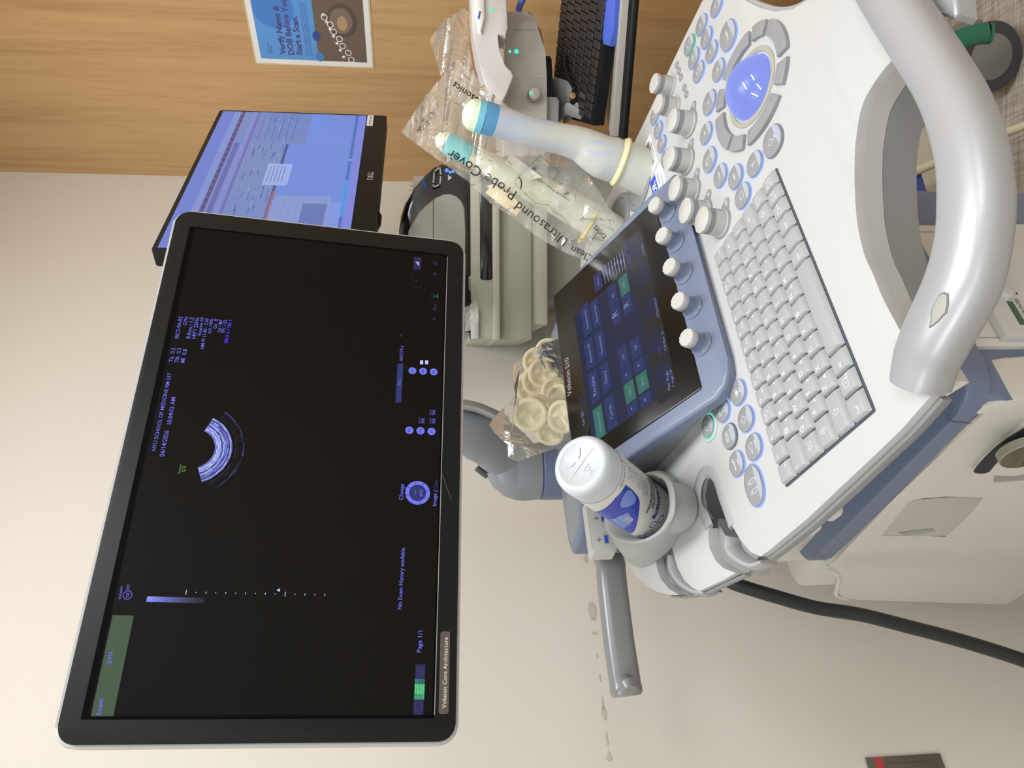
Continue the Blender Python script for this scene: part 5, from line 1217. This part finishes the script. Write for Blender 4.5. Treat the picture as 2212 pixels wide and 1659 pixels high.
R4(.40, .56, .43, .58, (150, 172, 224), .0006)
random.seed(5)
for i in range(60):
    x = random.uniform(.02, .95); y = random.uniform(.27, .49); wd = random.uniform(.015, .06)
    R4(x, min(.98, x + wd), y, y + .006, random.choice(((92, 108, 166), (140, 160, 214), (84, 92, 150))), .0005)
for i in range(24): x = i / 24; R4(x + .005, x + .028, .13 + .003, .152, (92, 86, 140), .0003)
for i in range(14): R4(.0 + i * .0235, .001 + i * .0235, .53, .86, (104, 122, 184), .0005)
for i in range(8): R4(0, .33, .55 + i * .04, .551 + i * .04, (104, 122, 184), .0005)
for i in range(5): R4(.42, .54, .45 + i * .022, .455 + i * .022, (104, 120, 176), .0008)
for i in range(6): R4(.75, .97, .30 + i * .045, .304 + i * .045, (84, 98, 154), .0005)
R4(.60, .61, .925, .945, (110, 200, 120), .0006)
obj('screen_content', k, SCN, smooth=0)
k = MB(); k.text(DM, 'DELL', w_ / 2 - .02, hb + .014, .010, .0008, mat('logo_grey', (190, 192, 196), .4), fit=.03); obj('logo', k, BX)
k = MB(); k.box(DM, w_ - .052, w_ - .004, hb + .026, hb + .038, .0, .0012, mat('sticker_white', (240, 240, 238), .4)); k.text(DM, 'NYU00212844', w_ - .049, hb + .029, .005, .0014, INKK, fit=.04); obj('sticker', k, BX)
k = MB(); k.box(DM, .22, .32, hb + .10, hb + .22, -.09, -.028, MBLACK, r=.01, bev=.004); obj('stand', k, DS)
k = MB(); cpl = Pl(at(802, 488, 1.30), (1, .3, 0), ZUP); k.prism(cpl, [cpl.l(p) for p in ((817, 453), (824, 462), (822, 480), (805, 508), (788, 508), (798, 478))], -.012, 0, MBLACK, bev=.003); obj('clamp', k, DS)

# ================================================================== disinfector, its cart and things on it
dT = 1.50
FT = Pl(at(1000, 500, dT), (1, 0, 0), ZUP)
def ft(p): return FT.l(p)
TBK = mat('piano_black', (16, 18, 22), .12, coat=.6); TGR = mat('door_grey', (168, 172, 162), .45)
DI = thing('probe_disinfector', FT.w((1016, 480)), 'domed black and grey disinfecting appliance with glowing blue buttons on its cart', 'disinfector')
dome = [(1016, 720), (960, 705), (900, 670), (872, 620), (862, 560), (862, 494), (865, 465), (874, 437), (893, 409), (918, 380), (938, 362), (954, 351), (985, 357), (1017, 372)]
k = MB(); k.prism(FT, [ft(p) for p in dome], -.22, 0, TBK, bev=.012, seg=4); SHL = obj('shell', k, DI)
win = [(1004, 700), (940, 690), (905, 655), (886, 600), (878, 540), (882, 500), (892, 478), (905, 460), (918, 445), (940, 428), (958, 420), (972, 419), (986, 424), (998, 436), (1004, 452), (1005, 500)]
k = MB(); k.prism(FT, [ft(p) for p in win], -.01, .004, TGR, bev=.004, seg=3); DOOR = obj('door', k, DI)
k = MB(); a, b_ = ft((936, 500)); k.line(FT, [(ft((936, 700))[0], b_), (ft((936, 412))[0], b_)], .0012, .0045, mat('seam_dark', (60, 62, 60), .6)); obj('door_seam', k, DOOR, smooth=0)
k = MB(); k.line(FT, [ft(p) for p in ((936, 405), (950, 400), (952, 380), (950, 362), (938, 372), (936, 398))], .0028, .0035, SILVER, True); obj('latch', k, DI)
k = MB(); TBG = glow('led_bright_blue', (90, 150, 255), 1.1)
for p, r_ in (((965, 368), .004), ((972, 372), .003), ((978, 371), .003)): a, b_ = ft(p); k.disc(FT, a, b_, r_, .0005, TBG, 12)
a, b_ = ft((972, 384)); k.quad([FT.P(a - .006, b_ + .004, .0006), FT.P(a + .006, b_ + .004, .0006), FT.P(a, b_ - .004, .0006)], LGREY)
k.tpx(FT, 'TROPHON', ft and (922, 408), (915, 386), .0008, glow('logo_blue', (40, 110, 220), .8), bold=.02)
obj('indicator_light', k, DI)
# cart
HT = mat('cart_greige', (184, 184, 168), .5)
CT = thing('cart', Vector((FT.w((1016, 480)).x, dT + .1, 0)), 'beige cart with a long black slot, carrying the domed disinfector', 'cart')
def slab(name, x0, x1, y0, y1, c0, c1, m_, bev=.004, parent=CT, r=0.0):
    a0, b1 = ft((x0, max(y0, y1))); a1, b0 = ft((x1, min(y0, y1)))
    k = MB(); k.box(FT, min(a0, a1), max(a0, a1), min(b0, b1), max(b0, b1), c0, c1, m_, bev=bev, r=r); return obj(name, k, parent)
slab('worktop', 1017, 1066, 733, 348, -.30, .0, HT)
slab('slot', 1037, 1063, 605, 352, -.02, .0015, TBK, .001, r=.006)
slab('rail', 1064, 1079, 735, 348, -.30, .006, HT)
slab('drawer_front', 1079, 1150, 733, 348, -.30, -.012, mat('cart_greige_dark', (168, 169, 154), .5))
slab('lower_shelf', 1150, 1186, 700, 348, -.28, -.02, HT)
slab('cart_body', 1186, 1500, 640, 348, -.30, -.06, mat('cart_grey', (150, 148, 140), .6))
slab('door_line', 1189, 1191, 740, 348, -.06, -.055, MGREY, 0)
slab('side_tray', 1017, 1034, 733, 672, -.05, .01, LGREY)
k = MB()
for a, b_ in ((-.10, -.05), (.2, -.05), (-.10, -.25), (.2, -.25)):
    p = FT.P(a, 0, b_); caster(CT, p.x, p.y, .05, MBLACK, MGREY, 0)
slab('base_plate', 1500, 1500, 0, 0, 0, 0, HT) if False else None
k = MB(); p = FT.P(.05, 0, -.16); k.box(Pl((p.x, p.y, 0), (1, 0, 0), (0, 1, 0)), -.2, .2, -.13, .13, .10, .13, HT, bev=.01)
ybot = FT.w((1500, 400)).z; k.box(Pl((p.x, p.y, 0), (1, 0, 0), (0, 1, 0)), -.15, .15, -.1, .1, .13, max(.14, ybot + .01), mat('cart_grey', (150, 148, 140), .6), bev=.005); obj('pedestal', k, CT)
# bag and brush on the tray
k = MB(); sheet([(1004, 600), (1018, 596), (1020, 640), (1032, 655), (1034, 690), (1030, 712), (1004, 716)], lambda x, y: dT - .02, film('bag_dense', (228, 228, 220), .45, rough=.15, bump=.8), k, seed=20, nz=.01, step=6)
o = obj('plastic_bag', k, smooth=80); tag(o, 'crumpled translucent bag on the cart ledge under the big black monitor', 'bag')
k = MB(); k.tube([at(1003, 595, dT - .03), at(1003, 625, dT - .03)], .008, MBLACK, 12); k.tube([at(1003, 625, dT - .03), at(1003, 630, dT - .03), at(1003, 655, dT - .03), at(1004, 662, dT - .03)], [.008, .012, .014, .009], MBLACK, 14)
o = obj('brush', k); tag(o, 'short black brush lying on the cart ledge', 'brush')
# wipes box behind
k = MB(); q = Pl(at(920, 355, 1.72), (1, 0, 0), ZUP)
a0, b_ = q.l((905, 430)); a1, b1 = q.l((888, 380)); k.box(q, a0, a1, q.l((960, 400))[1], q.l((893, 400))[1], -.05, 0, mat('paper_white', (232, 228, 220), .6)); 
for i in range(4): k.quad([q.P(a0 + .01 * i, b1 - .01, .01 * (i % 2)), q.P(a0 + .01 * i + .012, b1 - .01, .0), q.P(a0 + .01 * i + .009, b1 + .006, .004)], mat('paper_white', (232, 228, 220), .6))
o = obj('paper_stack', k, smooth=0); tag(o, 'torn white papers sticking up behind the domed disinfector', 'paper')

# ================================================================== workstation with handheld scanner, keyboard tray
dW = 1.42
FW = Pl(at(1140, 150, dW), (1, 0, 0), ZUP)
def fw(p): return FW.l(p)
GW = mat('device_grey', (178, 174, 168), .45); GW2 = mat('device_white', (206, 204, 202), .4)
WS = thing('scanner_station', FW.w((1190, 150)), 'grey wall mounted station box with green lights and a round steel button', 'station')
k = MB(); k.prism(FW, [fw(p) for p in ((1095, 22), (1145, 22), (1152, 40), (1170, 64), (1178, 110), (1181, 165), (1182, 230), (1180, 338), (1085, 338), (1085, 300), (1090, 150))], -.14, 0, GW, bev=.006, seg=3); WB_ = obj('housing', k, WS)
k = MB(); k.line(FW, [fw(p) for p in ((1108, 64), (1165, 64))], .001, .0006, MGREY); k.line(FW, [fw(p) for p in ((1108, 164), (1178, 166))], .0012, .0006, GW2); obj('housing_seam', k, WB_, smooth=0)
for p, r_ in (((1115.5, 111.5), .0042), ((1101, 111.5), .0025)): k = MB(); a, b_ = fw(p); k.disc(FW, a, b_, r_, .001, LEDC, 14); obj('indicator_light', k, WS)
k = MB(); p = fw((1152, 208)); c_ = FW.P(p[0], p[1], 0); k.lathe(c_, FW.n, [(.0125, 0), (.0125, .012), (.0105, .016), (.0001, .0165)], mat('steel', (190, 190, 186), .2, metal=.9), 28)
k.ringf(FW, p[0] - .0, p[1] + .006, .002, .0035, .0168, LEDC, n=14); obj('round_button', k, WS)
k = MB(); k.prism(FW, [fw(p) for p in ((1180, 110), (1192, 110), (1196, 118), (1194, 160), (1200, 190), (1204, 202), (1180, 202))], -.09, -.02, MBLACK, bev=.003); k.prism(FW, [fw(p) for p in ((1180, 203), (1205, 204), (1211, 212), (1208, 290), (1180, 290))], -.09, -.01, MGREY, bev=.004); obj('mount', k, WS)
# handheld scanner
SCN2 = thing('barcode_scanner', FW.w((1090, 150)), 'white handheld barcode scanner resting in its cradle on the grey station', 'scanner')
FS = Pl(at(1050, 100, dW - .06), (1, 0, 0), ZUP)
fs_ = lambda p: FS.l(p)
k = MB(); k.prism(FS, [fs_(p) for p in ((1016, -30), (1095, -30), (1096, 60), (1093, 80), (1076, 74), (1070, 72), (1078, 110), (1088, 145), (1104, 150), (1110, 165), (1092, 205), (1084, 222), (1062, 215), (1046, 175), (1030, 120), (1020, 60))], -.05, 0, GW2, bev=.010, seg=4); obj('body', k, SCN2, smooth=60)
k = MB(); k.prism(FS, [fs_(p) for p in ((1022, -30), (1048, -30), (1046, 40), (1040, 76), (1032, 70), (1024, 30))], -.002, .006, mat('device_light', (222, 220, 218), .3), bev=.004, seg=3); obj('top_shell', k, SCN2, smooth=60)
k = MB(); a, b_ = fs_((1061, 22)); k.disc(FS, a, b_, .0032, .001, LEDC, 12); obj('indicator_light', k, SCN2); k = MB(); k.line(FS, [fs_((1033, 43)), fs_((1036, 30))], .003, .0068, mat('logo_blue2', (60, 90, 180), .4)); obj('blue_mark', k, SCN2)
# blue cord and hose
k = MB(); k.tube(spline([at(1120, 22, dW - .02), at(1124, 10, dW - .03), at(1130, -4, dW - .05), at(1140, -30, dW - .05)], 4), .006, mat('cord_blue', (74, 100, 178), .4), 12); o = obj('cord', k); tag(o, 'blue cord rising from the top of the grey station box', 'cord')
# keyboard on its tilted tray
KP = Pl(at(1300, 120, 1.30), (1, .10, -.02), (-.10, .80, .42))
# define from photo quad
qk = [(1214, -15), (1284, 279), (1312, 262), (1313, 92), (1296, -15)]
TR0 = thing('keyboard_tray', at(1330, 150, 1.28), 'grey edged tray holding a black keyboard beside the wood wall', 'tray')
def raised(name, pts, th, m_, parent, bev=.003, dn=(0, 0, -1)):
    """panel through photo corners given with their own distances, thickened downwards"""
    P = [at(x, y, d) for x, y, d in pts]; n = (P[1] - P[0]).cross(P[2] - P[0]).normalized()
    if n.z < 0: n = -n
    pl = Pl(P[0], P[1] - P[0], n.cross(P[1] - P[0])); q = []
    for p in P: d = p - pl.O; q.append((d.dot(pl.x), d.dot(pl.y)))
    k = MB(); k.prism(pl, q, -th, 0, m_, bev=bev); return obj(name, k, parent), pl, q
dK = 1.36
TRY_DK = mat('tray_dark', (70, 66, 62), .45)
def horiz(z): return Pl((0, 0, z), (1, 0, 0), (0, 1, 0))
# tray plane slopes gently; front edge nearest the camera runs along the photo edge
E1, E2 = at(1350, 40, 1.25), at(1330, 305, 1.36)      # front lower edge, right -> left
B1 = at(1318, 300, 1.52)
tn = (E2 - E1).cross(B1 - E1).normalized(); tn = tn if tn.z > 0 else -tn
TP = Pl(E1, E2 - E1, tn.cross(E2 - E1))
tr_ = [(-.10, 0), (-.02, 0), ((E2 - E1).length, 0), ((E2 - E1).length, -.0)]
sg = 1 if (B1 - E1).dot(TP.y) > 0 else -1
Lx = (E2 - E1).length
k = MB(); k.prism(TP, [(-.22, sg * .03), (-.01, 0), (Lx, 0), (Lx + .01, sg * .02), (Lx, sg * .2), (-.22, sg * .24)], -.012, -.004, TRY_DK, bev=.003)
k.prism(TP, [(-.22, sg * .02), (-.02, sg * -.004), (Lx - .01, sg * -.002), (Lx, sg * .02), (Lx, sg * .2), (-.22, sg * .24)], -.004, .010, mat('tray_light', (160, 156, 150), .4), bev=.004, seg=3)
obj('tray_top', k, TR0)
k = MB(); k.tube([TP.P(-.2, sg * .02, -.016), TP.P(-.01, sg * -.002, -.014), TP.P(Lx, sg * .0, -.014)], .007, MBLACK, 10); obj('edge_bumper', k, TR0)
k = MB()
for s_ in (0, 1): k.tube([at(1200 + s_ * 20, 255, 1.50), at(1225 + s_ * 20, 235, 1.44), at(1290, 262, 1.44)], .012, MGREY, 10, ry=.005)
k.tube([at(1195, 200, 1.5), at(1240, 215, 1.46)], .03, MGREY, 12, ry=.012); obj('bracket', k, TR0)
k = MB(); c_ = at(1236, 209, 1.43); k.lathe(c_, (0, -1, 0), [(.006, 0), (.006, .006), (.0001, .0065)], mat('brass', (190, 160, 110), .3, metal=.8), 12); obj('screw', k, TR0)
# keyboard: seen from the front, rows climbing to the back
KA, KB_, KC = at(1320, -20, 1.26), at(1282, 272, 1.40), at(1214, -10, 1.43)
kn = (KB_ - KA).cross(KC - KA).normalized(); kn = kn if kn.z > 0 else -kn
KPl = Pl(KA, KB_ - KA, kn.cross(KB_ - KA)); ks = 1 if (KC - KA).dot(KPl.y) > 0 else -1
wK = (KB_ - KA).length; hK = abs((KC - KA).dot(KPl.y)); sh = (KC - KA).dot(KPl.x)
KO = thing('computer_keyboard', KA, 'black computer keyboard with a blue rest in front, on the grey tray', 'keyboard')
k = MB(); k.prism(KPl, [(-.02, 0), (wK, 0), (wK + sh * .9, ks * hK), (-.02 + sh, ks * hK)], -.022, 0, MBLACK, bev=.003); obj('base', k, KO)
KDK = mat('key_dark', (44, 40, 40), .4)
nr, nc = 6, 15
kp = wK / nc
for r in range(nr):
    for c_ in range(nc):
        x0 = -.01 + c_ * kp + sh * (r + .3) / nr * .9; y0 = ks * (.006 + r * (hK - .012) / nr); y1 = y0 + ks * (hK - .012) / nr * .88
        k = MB(); pts = [(x0, y0), (x0 + kp * .88, y0), (x0 + kp * .88, y1), (x0, y1)]
        k.prism(KPl, pts, 0, .006, KDK, bev=.0012, seg=1); obj('key', k, KO, smooth=30)
FWR = raised('palm_rest', [(1330, -30, 1.235), (1324, 68, 1.27), (1314, 101, 1.295), (1288, 98, 1.315), (1268, 12, 1.30), (1262, -30, 1.29)], .03, mat('rest_blue', (78, 104, 206), .25), None, bev=.006)
tag(FWR[0], 'glossy blue padded rest lying along the front of the black keyboard', 'palm rest')
k = MB(); k.tube(spline([at(1228, 100, 1.45), at(1221, 130, 1.44), at(1226, 165, 1.43), at(1242, 195, 1.42)], 5), .0028, MBLACK, 8); o = obj('keyboard_cable', k, KO)

# ================================================================== floor things
k = MB()
WC = thing('caster_base', at(2150, 120, 1.50) * 1, 'wheeled base foot with dark tyre and green brake lever on the floor', 'wheel')
def floor_pt(px): return horiz(0).w(px)
wp_ = horiz(0).w((2196, 128)); rW = .066
axw = Vector((-.30, -.95, 0)).normalized(); ow = Vector((wp_.x, wp_.y, rW))
k = MB(); k.lathe(ow - axw * .017, axw, [(rW * .75, 0), (rW * .94, 0), (rW, .006), (rW, .028), (rW * .94, .034), (rW * .75, .034)], mat('tyre', (62, 58, 66), .5), 40); WT = obj('tyre', k, WC)
k = MB(); k.lathe(ow - axw * .012, axw, [(rW * .78, 0), (rW * .78, .026), (rW * .6, .030), (.0001, .032)], mat('hub_grey', (120, 118, 116), .5), 36); obj('hub', k, WC)
k = MB(); fr_ = Vector((-axw.y, axw.x, 0)); fp_ = Pl(ow - axw * .035, fr_, ZUP)
k.prism(fp_, [((rW * 1.12) * math.cos(math.radians(t)), (rW * 1.12) * math.sin(math.radians(t))) for t in range(0, 181, 15)], -.02, .008, mat('hub_grey', (120, 118, 116), .5), bev=.004); obj('fork', k, WC)
LEV = mat('lever_green', (36, 108, 84), .4)
lv = [at(2070, 88, 1.30), at(2092, 80, 1.30), at(2112, 74, 1.30), at(2130, 72, 1.30), at(2140, 73, 1.30)]
k = MB(); k.tube(spline(lv, 4), .011, LEV, 16, upv=ZUP, ry=.019, power=2.6); obj('brake_lever', k, WC)
# beige tube + pale base of the cart seen through the handle
k = MB(); k.tube([at(2240, 262, 1.20), at(2172, 287, 1.20), at(2026, 350, 1.20), at(1960, 378, 1.20)], .0075, mat('tube_beige', (212, 204, 180), .5), 14); o = obj('tube', k); tag(o, 'thin cream tube slanting down behind the silver handle', 'tube')
# grey covered leg / cabinet behind handle opening
k = MB(); cz = raised('equipment_stand', [(1962, 310, 1.32), (2000, 262, 1.34), (2046, 300, 1.30), (2060, 450, 1.25), (1960, 470, 1.25)], .03, mat('foot_greige', (176, 172, 158), .5), None, bev=.01)
tag(cz[0], 'pale grey equipment foot seen through the gap behind the silver handle', 'equipment foot')
k = MB(); cz = raised('blue_pad', [(1962, 375, 1.22), (1980, 380, 1.22), (2000, 445, 1.18), (1970, 465, 1.18), (1960, 420, 1.2)], .01, mat('pad_blue', (58, 72, 150), .5), None, bev=.002)
tag(cz[0], 'small deep blue pad beside the slate base seen through the handle gap', 'pad')
# ================================================================== wall outlet
a0, b1 = WP.l((1872, 1637)); bz_ = WP.l((2025, 1632))[1]
k = MB(); k.box(WP, a0 - .09, a0, bz_ - .004, b1 + .004, .0005, .004, mat('steel_plate', (120, 112, 102), .35, metal=.5), bev=.0015); OU = obj('wall_outlet', k); tag(OU, 'brown steel outlet plate with a red number strip on the painted wall', 'outlet')
k = MB(); k.box(WP, a0 - .08, a0 - .012, bz_ + .012, b1 - .026, .004, .0065, mat('outlet_brown', (100, 92, 82), .5), bev=.002); obj('socket', k, OU)
k = MB(); k.box(WP, a0 - .09, a0 - .001, b1 - .024, b1 - .011, .004, .0046, mat('strip_red', (186, 62, 62), .5)); k.text(WP, '1-3-', a0 - .03, b1 - .0205, .006, .0048, KEYL); obj('number_strip', k, OU)
random.seed(1)
